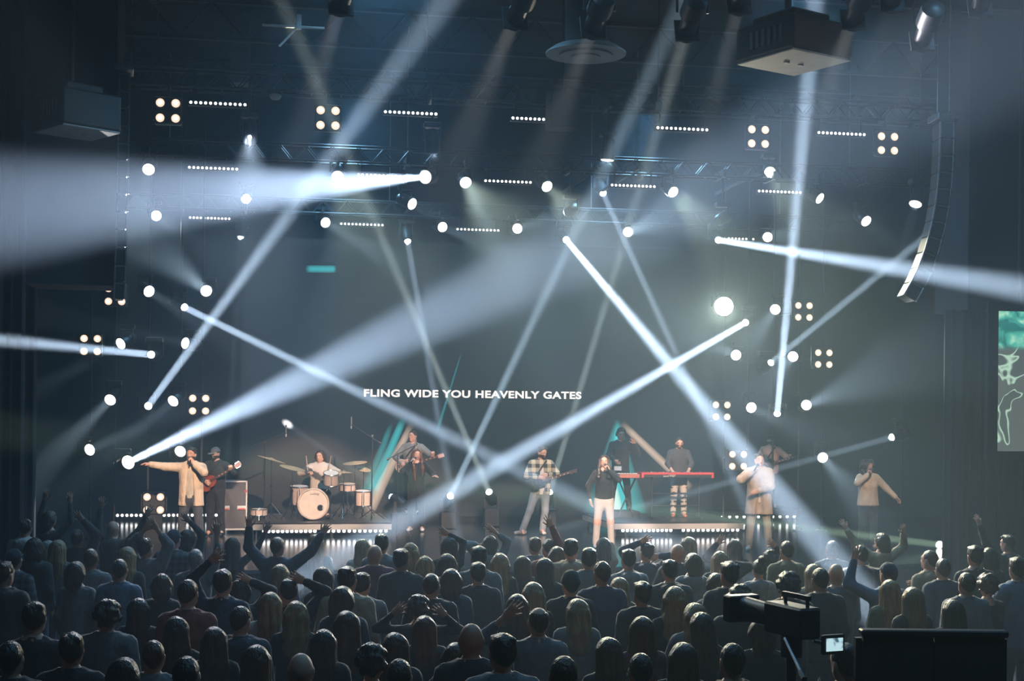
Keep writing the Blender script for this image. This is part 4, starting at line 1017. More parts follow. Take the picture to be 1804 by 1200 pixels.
# 1 singer in tan jacket, arm out
sp = dict(H=1.86, top='long', top_mat=TAN, top_name='jacket', hem=.74, loose=.030, flare=.03, open_front=.085, under_mat=KHAKI, bot_mat=CHARCOAL, hair='short', hair_mat=BLACK_H, beard=BLACK_H, skin=2, stance=.05, head=(0, 0, -.25), mouth=.010,
          armR=((.72, .10, 1.47), (0, -1, -.5)), handR='relax', palmR=(0, 0, -1), armL=((-.075, .205, 1.50), (-1, .1, -.8)), handL='grip', palmL=(.6, -.6, .2), hdirL=(.55, .05, .8))
L1 = perf(336, 966, STAGE_Z, sp, FACE, 'bearded singer in an open tan jacket stretching one arm out')
mic(L1[0], L1[1], L1[2], (-.035, .235, 1.545), (-.005, .125, 1.585), 'black microphone held by the tan jacket singer')
# 2 guitarist behind
sp = dict(H=1.80, top='long', top_mat=BLK, bot_mat=BLK, hair='cap', hat_mat=cloth('grey_cap', (.16, .15, .15)), hair_mat=DARK_H, beard=DARK_H, head=(-.2, 0, -.3), armR=((.13, .26, 1.10), (1, -.3, -.4)), handR='relax', palmR=(0, -1, 0), armL=((-.40, .34, 1.33), (-1, 0, -.8)), handL='grip', palmL=(0, .2, 1), hdirL=(-.4, .6, .6))
L2 = perf(380, 944, STAGE_Z, sp, FACE - 8, 'guitarist in black with a grey cap behind the tan jacket singer')
# 3 drummer, seated on the riser
dl = at_z(563, 915, 1.1); dY = RLY + 1.75; dl = V((at_Y(563, 900, dY).x, dY, 1.1))
sp = dict(H=1.82, dz=-.40, top='long', top_mat=tie_dye(), top_name='hoodie', hood=True, loose=.030, hem=.82, bot_mat=BLK, hair='bob', hair_mat=BROWN_H, head=(0, 0, -.28), legL=((-.09, .02, .52), (-.20, .42, .50), (-.22, .50, .085)), legR=((.09, .02, .52), (.20, .42, .50), (.22, .52, .085)),
          armR=((.20, .34, .92), (1, -.2, -.3)), handR='grip', palmR=(-.3, 0, -1), armL=((-.22, .34, .94), (-1, -.2, -.3)), handL='grip', palmL=(.3, 0, -1))
L3 = (dl, math.radians(FACE + 2), 1.82 / 1.755); make_person(sp, dl, L3[1], 'drummer in a cream tie dye hoodie seated behind the drums', None, False)
# 4 bass player behind the long haired singer
b4 = at_Y(726, 930, 31.2); b4.z = 1.1
sp = dict(H=1.85, top='long', top_mat=GREYSH, bot_mat=BLK, hair='fade', hair_mat=BROWN_H, skin=1, head=(0, 0, -.55), armR=((.20, .22, 1.08), (1, -.3, -.3)), handR='relax', palmR=(-.2, -1, 0), armL=((-.46, .30, 1.24), (-1, 0, -.8)), handL='grip', palmL=(0, .2, 1), hdirL=(-.3, .6, .7))
L4 = (b4, math.radians(FACE - 6), 1.85 / 1.755); make_person(sp, b4, L4[1], 'short haired bass player in a grey shirt behind the long haired singer', None, False)
# 5 singer with long hair
sp = dict(H=1.76, sex='f', top='long', top_mat=BLK, top_name='jacket', hem=.70, loose=.026, open_front=.055, under_mat=BLK, bot_mat=BLK, hair='drape', hair_mat=AUBURN_H, shoe_mat=WHITE, head=(.05, 0, .45), mouth=.012, armR=((.085, .215, 1.47), (1, .1, -.9)), handR='grip', palmR=(-.6, -.5, .2), hdirR=(-.45, .1, .85), armL=((-.42, .12, 1.20), (-.5, -.6, -.6)), handL='open', palmL=(0, .5, -1))
L5 = perf(733, 936, STAGE_Z, sp, FACE - 4, 'singer in black with very long brown hair holding a microphone')
mic(L5[0], L5[1], L5[2], (.045, .235, 1.53), (.012, .125, 1.585), 'black microphone held by the long haired singer in black')
# 6 plaid guitarist
PLD = plaid()
sp = dict(H=1.86, top='long', top_mat=PLD, top_name='flannel_shirt', hem=.80, loose=.024, open_front=.075, under_mat=WHITE, under_hem=.80, bot_mat=cloth('washed_blue_jeans', (.25, .28, .32)), hair='short', hair_mat=BROWN_H, beard=BROWN_H, head=(-.25, 0, .5), shoe_mat=pm('black_and_white_sneaker', (.02, .02, .02), (.6, .6, .6), 9, .6),
          legL=((-.088, 0, .90), (-.08, .05, .49), (-.04, -.02, .085)), legR=((.088, 0, .90), (.22, .03, .49), (.36, -.03, .085)), footR=(1, .35, 0), armR=((.10, .26, 1.16), (1, -.3, -.4)), handR='relax', palmR=(0, -1, 0), armL=((-.10, .26, 1.20), (-1, -.2, -.4)), handL='relax', palmL=(0, -1, 0))
L6 = perf(952, 942, STAGE_Z, sp, FACE + 8, 'guitarist in an open plaid flannel shirt and washed jeans')
# 7 woman in black top
RJ = ripped('pale_ripped_jeans', (.50, .46, .43), (.55, .32, .25), [(.51, .05)])
sp = dict(H=1.78, sex='f', top='long', top_mat=BLK, hem=.93, loose=.014, bot_mat=RJ, hair='drape_short', hair_mat=DARK_H, shoe_mat=WHITE, head=(.02, 0, -.15), mouth=.014, stance=.03, armL=((-.07, .20, 1.47), (-1, .1, -.9)), handL='grip', palmL=(.6, -.5, .2), hdirL=(.45, .1, .85), armR=((.26, -.02, .92), (1, -.5, -.2)))
L7 = perf(1063, 966, STAGE_Z, sp, FACE + 2, 'woman in black top and pale ripped jeans singing into a microphone')
mic(L7[0], L7[1], L7[2], (-.035, .235, 1.53), (-.010, .125, 1.585), 'black microphone held by the woman in ripped jeans')
# 8 man with headphones, on a small box on the keyboard riser
b8 = at_Y(1092, 905, RRY + 1.5); b8.z = 1.1 + .14
bx = empty('step_box', (b8.x, b8.y, 1.1), (0, 0, 0), 'low black box under the man with headphones', 'box'); MB().box((0, 0, .07), (.75, .7, .14), bev=.01).build('box_body', WOODD, bx); MB().box((0, 0, .137), (.72, .67, .008)).build('top_mat', BLACKM, bx)
sp = dict(H=1.80, top='long', top_mat=BLK, bot_mat=BLK, hair='short', hair_mat=DARK_H, skin=1, shoe_mat=BLK, head=(-.2, 0, .2), stance=.06, armL=((-.28, .22, 1.44), (-.6, -.2, -1)), handL='open', palmL=(0, .3, -1), armR=((.14, .34, 1.08), (1, -.2, -.5)), handR='relax')
L8 = (b8, math.radians(FACE), 1.80 / 1.755); make_person(sp, b8, L8[1], 'man in black with headphones and one hand raised behind the keyboard', None, False)
hp = empty('headphones', b8, (0, 0, L8[1]), 'black over ear headphones on the man beside the keyboard', 'headphones')
hs = L8[2]; HRm = Euler((-.2, 0, .2)).to_matrix()
def hpt(p): return ((HRm @ (V(p) - V((0, 0, 1.5)))) + V((0, 0, 1.5))) * hs
for e in (-1, 1): MB().ell(hpt((e * .10, -.003, 1.64)), (.024, .042, .046), None, 12, 8).build('ear_cup', BLACK, hp, True)
MB().tube([hpt((.105 * math.cos(a), -.003, 1.65 + .145 * math.sin(a))) for a in np.linspace(0, PI, 11)], .010).build('headband', BLACK, hp)
# 9 keyboard player
k9 = at_z(1195, 911, 1.1)
RJ2 = ripped('pale_torn_jeans', (.55, .50, .44), (.05, .055, .06), [(.52, .022), (.44, .02), (.34, .022), (.24, .022), (.66, .0)])
sp = dict(H=1.76, top='mid', top_mat=cloth('dark_tee', (.06, .055, .06)), bot_mat=RJ2, hair='fade', hair_mat=BROWN_H, beard=BROWN_H, skin=0, shoe_mat=pm('orange_leather', (.50, .17, .10), (.40, .13, .08), 9, .5), head=(-.25, 0, .05), stance=.012, hem=.90,
          armL=((-.17, .30, 1.02), (-1, -.4, -.2)), handL='relax', palmL=(0, 0, -1), hdirL=(.1, .9, -.3), armR=((.17, .30, 1.02), (1, -.4, -.2)), handR='relax', palmR=(0, 0, -1), hdirR=(-.1, .9, -.3))
L9 = (k9, math.radians(FACE), 1.76 / 1.755); make_person(sp, k9, L9[1], 'keyboard player in a dark tee shirt, torn pale jeans and orange shoes', None, False)
# 10 singer in the long tan coat
sp = dict(H=1.84, top='long', top_mat=cloth('sand', (.46, .36, .27)), top_name='coat', hem=.66, loose=.036, flare=.05, open_front=.06, under_mat=WHITE, bot_mat=cloth('olive_trousers', (.33, .29, .23)), hair='short', hair_mat=BROWN_H, skin=0, shoe_mat=CREAM, stance=.05, head=(0, 0, .25), mouth=.010,
          armR=((.13, .24, 1.44), (1, .1, -.7)), handR='grip', palmR=(-.6, -.5, .2), hdirR=(-.5, .1, .8), armL=((.02, .26, 1.10), (-1, -.1, -.4)), handL='relax', palmL=(0, -1, 0))
L10 = perf(1336, 970, STAGE_Z, sp, FACE - 6, 'singer in a long sand coloured coat with one arm across the waist')
mic(L10[0], L10[1], L10[2], (.075, .265, 1.515), (.02, .13, 1.585), 'black microphone held by the singer in the long coat')
# 11 bass player with cap
b11 = at_Y(1356, 930, RBRY + .55); b11.z = 1.1
sp = dict(H=1.77, top='tee', top_mat=PEACH, bot_mat=CHARCOAL, hair='cap', hat_mat=BLK, hair_mat=DARK_H, beard=DARK_H, skin=1, loose=.024, head=(0, 0, .25), armL=((-.40, .26, 1.22), (-1, 0, -.8)), handL='grip', palmL=(0, .2, 1), hdirL=(-.3, .6, .7), armR=((.14, .24, 1.08), (1, -.3, -.4)), handR='relax', palmR=(0, -1, 0))
L11 = (b11, math.radians(FACE), 1.77 / 1.755); make_person(sp, b11, L11[1], 'bearded bass player in a peach tee shirt and black cap', None, False)
# 12 curly haired singer at the wing
sp = dict(H=1.72, sex='f', top='long', top_mat=TAN, top_name='jacket', hem=.86, loose=.032, flare=.02, bot_mat=BLK, hair='big_curly', hair_mat=BLACK_H, skin=2, head=(.02, 0, .35), mouth=.010, armR=((.075, .20, 1.47), (1, .2, -.7)), handR='grip', palmR=(-.6, -.5, .2), hdirR=(-.45, .1, .85), armL=((-.52, .10, 1.04), (-.4, -.7, -.3)), handL='relax')
L12 = perf(1528, 968, STAGE_Z, sp, FACE + 4, 'singer with big dark curls in a short tan jacket near the wing curtain')
mic(L12[0], L12[1], L12[2], (.045, .235, 1.53), (.012, .125, 1.585), 'black microphone held by the curly haired singer')

# ------------------------------------------------------------------ guitars
def guitar(loc, rotz, sc, body, head, label, wood, bodyc, kind='electric', strap=None):
    """body centre and headstock given in the player's own frame"""
    a, b = V(body) * sc, V(head) * sc; t = empty('guitar', loc, (0, 0, rotz), label, 'guitar'); u = (b - a).normalized(); nrm = V((0, 1, 0)); nrm = (nrm - u * nrm.dot(u)).normalized(); w = u.cross(nrm)
    T = Matrix((w, nrm, u)).transposed().to_4x4(); T.translation = a; k = 1.0 if kind == 'electric' else 1.25
    pts = [(math.sin(2 * PI * i / 28), math.cos(2 * PI * i / 28)) for i in range(28)]
    poly = []
    for sx, cz in pts:
        r = .16 * k * (1 + .12 * math.cos(2 * math.atan2(sx, -cz) + 0)); wst = 1 - .22 * math.exp(-((cz * .2 - .02) / .045) ** 2)
        poly.append((sx * .165 * k * wst * (1.0 if cz < 0 else .85), cz * .21 * k))
    MB().prism(poly, .045 if kind != 'acoustic' else .09, T).build('body', bodyc, t)
    L = (b - a).length; mk = lambda c, d: [T @ (V(c) + V((x * d[0] / 2, y * d[1] / 2, z * d[2] / 2))) for z in (-1, 1) for x, y in ((-1, -1), (1, -1), (1, 1), (-1, 1))]
    FS = [(3, 2, 1, 0), (4, 5, 6, 7), (0, 1, 5, 4), (1, 2, 6, 5), (2, 3, 7, 6), (3, 0, 4, 7)]
    n0 = .10; MB().add(mk((0, .022, (n0 + L - .12) / 2), (.05, .025, L - .12 - n0)), FS).build('neck', wood, t)
    MB().add(mk((0, .038, (n0 + L - .12) / 2), (.048, .006, L - .12 - n0)), FS).build('fretboard', pm('rosewood', (.10, .05, .035), None, 12, .5), t)
    for i in range(5): MB().add(mk((0, .0425, L * .38 + i * L * .1), (.022, .002, .014)), FS).build('fret_marker', WHITE, t)
    MB().add(mk((.0, .016, L - .06), (.075, .018, .15)), FS).build('headstock', bodyc if kind == 'acoustic' else wood, t)
    for i in range(6): p = T @ V(((-1 if i % 2 else 1) * .05, .016, L - .11 + .02 * i)); MB().cyl(p - w * .012, p + w * .012, .008, n=8).build('tuning_peg', CHROME, t)
    for z in (-.02, .05): MB().add(mk((0, .028, z), (.07, .014, .03)), FS).build('pickup', BLACK, t)
    MB().add(mk((0, .028, -.11 * k), (.08, .014, .03)), FS).build('bridge', CHROME, t)
    if strap is not None:
        MB().tube([V(q) * sc for q in strap], .016, 6).build('strap', BLK, t)
MAPLE = pm('maple_neck', (.55, .36, .22), (.48, .30, .18), 8, .4, 0, 0, 40, (1, 1, .1)); PINKW = pm('pale_pink_neck', (.62, .40, .36), (.55, .33, .30), 8, .4)
STRAP = [(.10, .19, 1.22), (.02, .17, 1.34), (-.09, .10, 1.475), (-.11, -.03, 1.485), (-.02, -.16, 1.32), (.16, -.15, 1.16), (.24, .0, 1.10), (.20, .17, 1.06)]
guitar(L2[0], L2[1], L2[2], (.10, .215, 1.06), (-.62, .36, 1.46), 'electric guitar of the guitarist in the grey cap', PINKW, pm('cherry_wood', (.22, .05, .03), (.30, .08, .04), 5, .3), 'electric', STRAP)
guitar(L4[0], L4[1], L4[2], (.14, .20, 1.04), (-.70, .33, 1.27), 'bass guitar of the player in the grey shirt', PINKW, pm('cream_lacquer', (.55, .38, .30), (.45, .30, .24), 5, .3), 'electric', STRAP)
guitar(L6[0], L6[1], L6[2], (.10, .215, 1.06), (-.66, .30, 1.30), 'dark guitar worn by the plaid shirt guitarist', pm('dark_neck', (.05, .035, .03), None, 8, .4), pm('dark_green_lacquer', (.02, .03, .028), None, 5, .25), 'electric', STRAP)
guitar(L11[0], L11[1], L11[2], (.12, .205, 1.06), (-.64, .32, 1.30), 'dark bass guitar of the player in the peach tee shirt', pm('dark_neck', (.05, .035, .03), None, 8, .4), BLACK, 'electric', STRAP)
# ------------------------------------------------------------------ drum kit on its riser
SHELL = pm('champagne_sparkle_shell', (.55, .42, .36), (.70, .55, .48), 90, .25, .3); HEADM = pm('cream_drum_head', (.66, .58, .50), (.60, .52, .45), 6, .6); BRASS = pm('cymbal_bronze', (.62, .46, .28), (.52, .38, .22), 40, .4, .35, .1, 80)
DZ = 1.1
def dpos(px, Y): return at_Y(px, 880, Y).x
def drum(name, label, c, axis, r, depth, lugs=8, head2=True):
    c = V(c); ax = V(axis).normalized(); t = empty(name, c, (0, 0, 0), label, 'drum')
    MB().lathe([(r, -depth / 2), (r, depth / 2)], (0, 0, 0), ax, 32, False).build('shell', SHELL, t, True)
    for s in (-1, 1):
        MB().torus(ax * s * depth / 2, ax, r + .006, .011, 32, 6).build('hoop', CHROME, t, True)
        MB().cyl(ax * s * (depth / 2 - .004), ax * s * (depth / 2 + .003), r * .995, n=32).build('drum_head', HEADM, t)
    q = ax.to_track_quat('Z', 'Y')
    for i in range(lugs):
        a = 2 * PI * (i + .5) / lugs; d = q @ V((math.cos(a), math.sin(a), 0)); MB().cyl(d * (r + .014) - ax * depth * .42, d * (r + .014) + ax * depth * .42, .008, n=6).build('lug', CHROME, t)
    return t
def three_legs(t, top, zfloor, spread=.28, mat=CHROME, zl=.35):
    base = V((top.x, top.y, zfloor))
    for i in range(3):
        a = 2 * PI * i / 3 + .4; MB().tube([base + V((0, 0, zl)) , base + V((spread * math.cos(a), spread * math.sin(a), .012))], .009, 6).build('leg', mat, t)
def stand(name, label, cat, x, Y, ztop, zf, boom=None, cym=None, tilt=(0, 0), mat=CHROME):
    t = empty(name, (x, Y, zf), (0, 0, 0), label, cat); H = ztop - zf
    MB().cyl((0, 0, .12), (0, 0, H * .55), .013, n=8).build('lower_tube', mat, t, True); MB().cyl((0, 0, H * .5), (0, 0, H), .009, n=8).build('upper_tube', mat, t, True)
    MB().cyl((0, 0, H * .53), (0, 0, H * .58), .02, n=8).build('clamp', BLACK, t); three_legs(t, V((0, 0, 0)), 0, mat=mat)
    if cym:
        R = Euler((tilt[0], tilt[1], 0)).to_matrix(); ax = R @ V((0, 0, 1))
        MB().lathe([(.012, .030), (.035, .026), (.05, .012), (cym * .6, .006), (cym, -.008), (cym, -.011), (cym * .6, .002), (.012, .024)], (0, 0, H), ax, 36).build('cymbal', BRASS, t, True)
        MB().cyl((0, 0, H), V((0, 0, H)) + ax * .06, .008, n=6).build('wing_nut', CHROME, t)
    return t
bdY = RLY + .55; bx_ = dpos(553, bdY); br_ = .30
bd = drum('bass_drum', 'large bass drum with a cream front head and cursive maker lettering', (bx_, bdY + .2, DZ + br_ + .045), (-.06, -1, 0), br_, .40, 8)
MB().torus(V((-.06, -1, 0)).normalized() * .205, (-.06, -1, 0), br_ + .012, .020, 36, 6).build('wooden_hoop', pm('cream_hoop', (.6, .5, .42), None, 8, .4), bd, True)
for e in (-1, 1): MB().cyl((e * .29, -.1, -.1), (e * .42, -.28, -br_ - .04), .009, n=6).build('spur', CHROME, bd)
def text_mesh(s, size_w, shear=.0, off=.0):
    cu = bpy.data.curves.new('txt', 'FONT'); cu.body = s; cu.size = 1; cu.shear = shear; cu.offset = off; to = bpy.data.objects.new('tmp', cu); COL.objects.link(to)
    dg = bpy.context.evaluated_depsgraph_get(); me = bpy.data.meshes.new_from_object(to.evaluated_get(dg)); bpy.data.objects.remove(to)
    co = np.array([v.co[:] for v in me.vertices]); mn, mx = co.min(0), co.max(0); k = size_w / (mx[0] - mn[0])
    for v in me.vertices: v.co = V(((v.co.x - (mn[0] + mx[0]) / 2) * k, 0, (v.co.y - mn[1]) * k))
    return me
tm = text_mesh('Ludwig', .19, .35, .01); tm.materials.append(BLACKM); o = link_mesh('maker_lettering', tm, None, bd, (.015, -.212, br_ * .58), (0, 0, -.06)); o['label'] = 'black cursive maker name'
MB().cyl((.135, -.214, -.08), (.135, -.204, -.08), .062, n=24).build('port_hole', BLACKM, bd); MB().torus((.135, -.212, -.08), (0, 1, 0), .062, .007, 24, 6).build('port_ring', STEEL, bd)
ftY = RLY + .95; ft = drum('floor_tom', 'sparkling floor tom standing beside the bass drum', (dpos(527, ftY), ftY, DZ + .50), (0, -.1, 1), .19, .38, 6)
for a in (.3, 2.4, 4.5): MB().cyl((.205 * math.cos(a), .205 * math.sin(a), .1), (.21 * math.cos(a), .21 * math.sin(a), -.50), .008, n=6).build('leg', CHROME, ft)
rt = drum('rack_tom', 'small sparkling rack tom mounted above the bass drum', (dpos(583, RLY + .85), RLY + .85, DZ + .86), (0, -.35, 1), .155, .24, 6)
MB().cyl((0, .0, -.10), (-.10, -.02, -.27), .012, n=8).build('mounting_post', CHROME, rt)
sn = drum('snare_drum', 'shallow snare drum in front of the drummer', (dpos(612, RLY + 1.15), RLY + 1.15, DZ + .66), (0, -.1, 1), .17, .14, 8)
MB().cyl((0, 0, -.06), (0, 0, -.55), .012, n=8).build('stand_tube', CHROME, sn); three_legs(sn, V((0, 0, 0)), -.655, .22)
f2 = drum('floor_tom', 'small floor tom on the shaker side of the drum kit', (dpos(640, RLY + 1.0), RLY + 1.0, DZ + .44), (0, -.1, 1), .17, .30, 6)
for a in (.3, 2.4, 4.5): MB().cyl((.18 * math.cos(a), .18 * math.sin(a), .1), (.19 * math.cos(a), .19 * math.sin(a), -.44), .008, n=6).build('leg', CHROME, f2)
def cz(py, px, Y): return at_Y(px, py, Y).z
CY = [(478, 809, .30, RLY + 1.0, (0, .28), 'thin bronze cymbal tilted towards the guitarist side of the drum kit'), (515, 824, .27, RLY + .7, (.12, .22), 'bronze crash cymbal above the floor tom'), (625, 815, .26, RLY + 1.3, (.1, -.1), 'bronze ride cymbal on the far side of the snare'), (605, 832, .18, RLY + 1.0, (0, 0), 'pair of small hi hat cymbals over the snare'), (640, 826, .16, RLY + 1.6, (.3, .2), 'small splash cymbal behind the ride')]
for (px, py, r, Y, tl, lab) in CY: stand('cymbal_stand', lab, 'cymbal', dpos(px, Y), Y, cz(py, px, Y), DZ, None, r, tl)
ds = empty('drum_stool', (L3[0].x, L3[0].y + .06, 1.1), (0, 0, 0), 'round black stool under the drummer', 'stool'); MB().cyl((0, 0, .40), (0, 0, .47), .17, n=20).build('seat', BLACK, ds, True); MB().cyl((0, 0, .1), (0, 0, .40), .02).build('post', CHROME, ds); three_legs(ds, V((0, 0, 0)), 0, .24)
# drum sticks
for e, tip in ((-1, (-.40, .52, 1.20)), (1, (.14, .50, 1.22))):
    a = world_pt(L3[0], L3[1], L3[2], ((e * .21), .36, .95)); b = world_pt(L3[0], L3[1], L3[2], (e * .26, .30, 1.30)); st_ = empty('drum_stick', a, (0, 0, 0), 'pale wooden drum stick in the drummer\'s hand', 'drum stick', 'drum sticks of the drummer'); d = b - a
    MB().cyl(d * -.15, d * .85, .009, .006, 8).build('shaft', MAPLE, st_, True); MB().ell(d * .87, .010, None, 8, 6).build('tip', MAPLE, st_, True)
# mic stands
def boom_stand(px, Y, zf, zt, a_px, b_px, label, mic_end='a'):
    x = dpos(px, Y); t = empty('microphone_stand', (x, Y, zf), (0, 0, 0), label, 'mic stand'); H = zt - zf; o = V((x, Y, zf))
    MB().cyl((0, 0, .02), (0, 0, H), .012, n=8).build('tube', BLACK, t, True); three_legs(t, V((0, 0, 0)), 0, .30, BLACK, .22)
    a, b = at_Y(*a_px, Y) - o, at_Y(*b_px, Y) - o; MB().cyl(a, b, .010, n=8).build('boom', BLACK, t, True); MB().cyl((0, -.02, H), (0, .02, H), .025, n=10).build('clamp', BLACK, t)
    MB().cyl(a + V((0, 0, .16)), a + V((0, 0, -.02)), .016, n=10).build('microphone_body', STEEL, t, True); MB().cyl(a + V((0, 0, -.03)), a + V((0, 0, -.09)), .018, .014, 10).build('microphone_capsule', ALU, t, True)
    MB().cyl(b - (b - a).normalized() * .06, b, .022, n=10).build('counterweight', BLACK, t)
boom_stand(466, RLY + .9, DZ, cz(779, 466, RLY + .9), (504, 762), (446, 786), 'boom stand with a thin microphone over the floor tom side of the drums')
boom_stand(655, RLY + .7, DZ, cz(768, 655, RLY + .7), (619, 748), (672, 782), 'tall boom stand with a thin microphone over the snare side of the drums')
boom_stand(700, RLY + .2, STAGE_Z, cz(800, 700, RLY + .2), (733, 784), (681, 810), 'boom stand in front of the grey shirt bass player')
# small snare on the floor riser edge and mixing bits
s2 = drum('snare_drum', 'spare wooden snare drum lying on the drum riser near the rack case', (dpos(457, RLY + .8), RLY + .8, DZ + .16), (0, 0, 1), .17, .13, 8)
for a in (.5, 2.6, 4.7): MB().cyl((.15 * math.cos(a), .15 * math.sin(a), -.06), (.17 * math.cos(a), .17 * math.sin(a), -.16), .008, n=6).build('leg', CHROME, s2)

# ------------------------------------------------------------------ keyboard
RED = pm('red_lacquer', (.60, .07, .07), (.52, .06, .06), 6, .35)
kY = k9.y - .42; ka, kb = at_Y(1150, 836, kY), at_Y(1253, 838, kY); ka.x = at_Y(1127, 836, kY).x; kz = (ka.z + kb.z) / 2 - .05; W = kb.x - ka.x
kb_ = empty('stage_keyboard', ((ka.x + kb.x) / 2, kY, 1.1), (0, 0, 0), 'long red stage keyboard on a black stand', 'keyboard'); kh = kz - 1.1
MB().box((0, 0, kh + .085), (W, .34, .05), bev=.01).build('red_panel', RED, kb_); MB().box((0, .0, kh + .03), (W * .985, .32, .06), bev=.005).build('black_back', BLACK, kb_)
for s in (-1, 1): MB().box((s * (W / 2 - .02), 0, kh + .05), (.06, .35, .12), bev=.01).build('end_cheek', RED, kb_)
nk = 36; kw = (W - .2) / nk
for i in range(nk):
    MB().box((-W / 2 + .1 + kw * (i + .5), .23, kh + .085), (kw * .92, .14, .02)).build('white_key', WHITE, kb_)
    if i % 7 in (0, 1, 3, 4, 5): MB().box((-W / 2 + .1 + kw * (i + 1), .20, kh + .10), (kw * .5, .09, .016)).build('black_key', BLACK, kb_)
for i in range(9): MB().cyl((-W * .35 + i * W * .085, -.06, kh + .11), (-W * .35 + i * W * .085, -.06, kh + .128), .012, n=10).build('knob', BLACK if i % 2 else ALU, kb_)
for wd, wx, ww in (('nord', -.165, .07), ('stage', -.075, .085)):
    tm = text_mesh(wd, W * ww, 0, .012); tm.materials.append(WHITE); o = link_mesh('back_lettering', tm, None, kb_, (W * wx, -.165, kh + .012)); o['label'] = 'white lettering on the black back'
for s in (-1, 1):
    MB().cyl((s * W * .33, -.22, .02), (s * W * .33, .22, .02), .018).build('stand_foot', BLACK, kb_); MB().cyl((s * W * .33, 0, .02), (s * W * .33, 0, kh), .018).build('stand_post', BLACK, kb_); MB().box((s * W * .33, 0, kh - .01), (.05, .36, .03)).build('stand_arm', BLACK, kb_)
for z in (.28, .55): MB().cyl((-W * .33, .02, z), (W * .33, .02, z), .014).build('stand_crossbar', BLACK, kb_)
for s in (-.1, .2): MB().box((s, .36, .02), (.10, .2, .04), bev=.008).build('pedal', BLACK, kb_)
# second small keyboard in front of the man with headphones, orange tinted end
k2a, k2b = at_Y(1088, 827, kY + .1), at_Y(1126, 838, kY + .1)
k2 = empty('synthesizer', ((k2a.x + k2b.x) / 2, kY + .25, 1.1), (0, 0, math.radians(-14)), 'small synthesizer with an orange red end panel beside the long red keyboard', 'keyboard'); W2 = (k2b.x - k2a.x) * 1.15; h2 = k2b.z - 1.1 - .01
MB().box((0, 0, h2), (W2, .55, .08), bev=.01).build('case', BLACK, k2); MB().box((.06, -.28, h2 + .005), (W2 * .78, .02, .085), bev=.006).build('end_panel', pm('orange_red_wood', (.50, .16, .10), (.42, .12, .08), 6, .4), k2)
for i in range(8): MB().box((-W2 * .4 + i * W2 * .11, .12, h2 + .045), (W2 * .09, .2, .016)).build('white_key', WHITE, k2)
MB().box((-W2 * .35, -.12, h2 + .16), (.16, .02, .10), Euler((-.5, 0, 0)).to_matrix()).build('tablet', ALU, k2)
for s in (-1, 1): MB().cyl((s * W2 * .35, -.2, 0), (-s * W2 * .35, .2, h2 - .04), .016).build('stand_leg', BLACK, k2); MB().cyl((s * W2 * .35, .2, 0), (-s * W2 * .35, -.2, h2 - .04), .016).build('stand_leg', BLACK, k2)

# ------------------------------------------------------------------ road case rack
rY = 30.2; a, b = at_Y(387, 920, rY), at_Y(435, 920, rY); zt = at_Y(411, 847, rY).z; rc = empty('rack_case', ((a.x + b.x) / 2, rY, STAGE_Z), (0, 0, math.radians(4)), 'tall black road case with bright metal edges and red labels', 'flight case'); w = b.x - a.x; h = zt - STAGE_Z
cb = .07; MB().box((0, .3, cb + (h - cb) / 2), (w - .02, .6, h - cb)).build('panel_box', pm('grey_black_laminate', (.045, .045, .05), (.055, .055, .06), 10, .5), rc)
for s in (-1, 1):
    MB().box((s * (w / 2 - .012), 0, cb + (h - cb) / 2), (.028, .03, h - cb)).build('edge_strip', ALU, rc); MB().box((s * w * .30, -.006, cb + h * .42), (w * .32, .015, .085), bev=.005).build('latch', ALU, rc); MB().box((s * w * .30, -.016, cb + h * .40), (w * .26, .012, .03)).build('red_label', pm('red_sticker', (.45, .05, .06), None, 10, .5), rc)
    for y in (.08, .52): MB().cyl((s * (w / 2 - .06) - .015, y, .035), (s * (w / 2 - .06) + .015, y, .035), .035, n=12).build('caster', BLACK, rc)
for z in (cb + .015, h - .015): MB().box((0, 0, z), (w, .03, .032)).build('edge_strip', ALU, rc)
MB().box((w / 2 - .03, -.01, h * .80), (.05, .02, .05)).build('red_label', pm('red_sticker', (.45, .05, .06), None, 10, .5), rc)

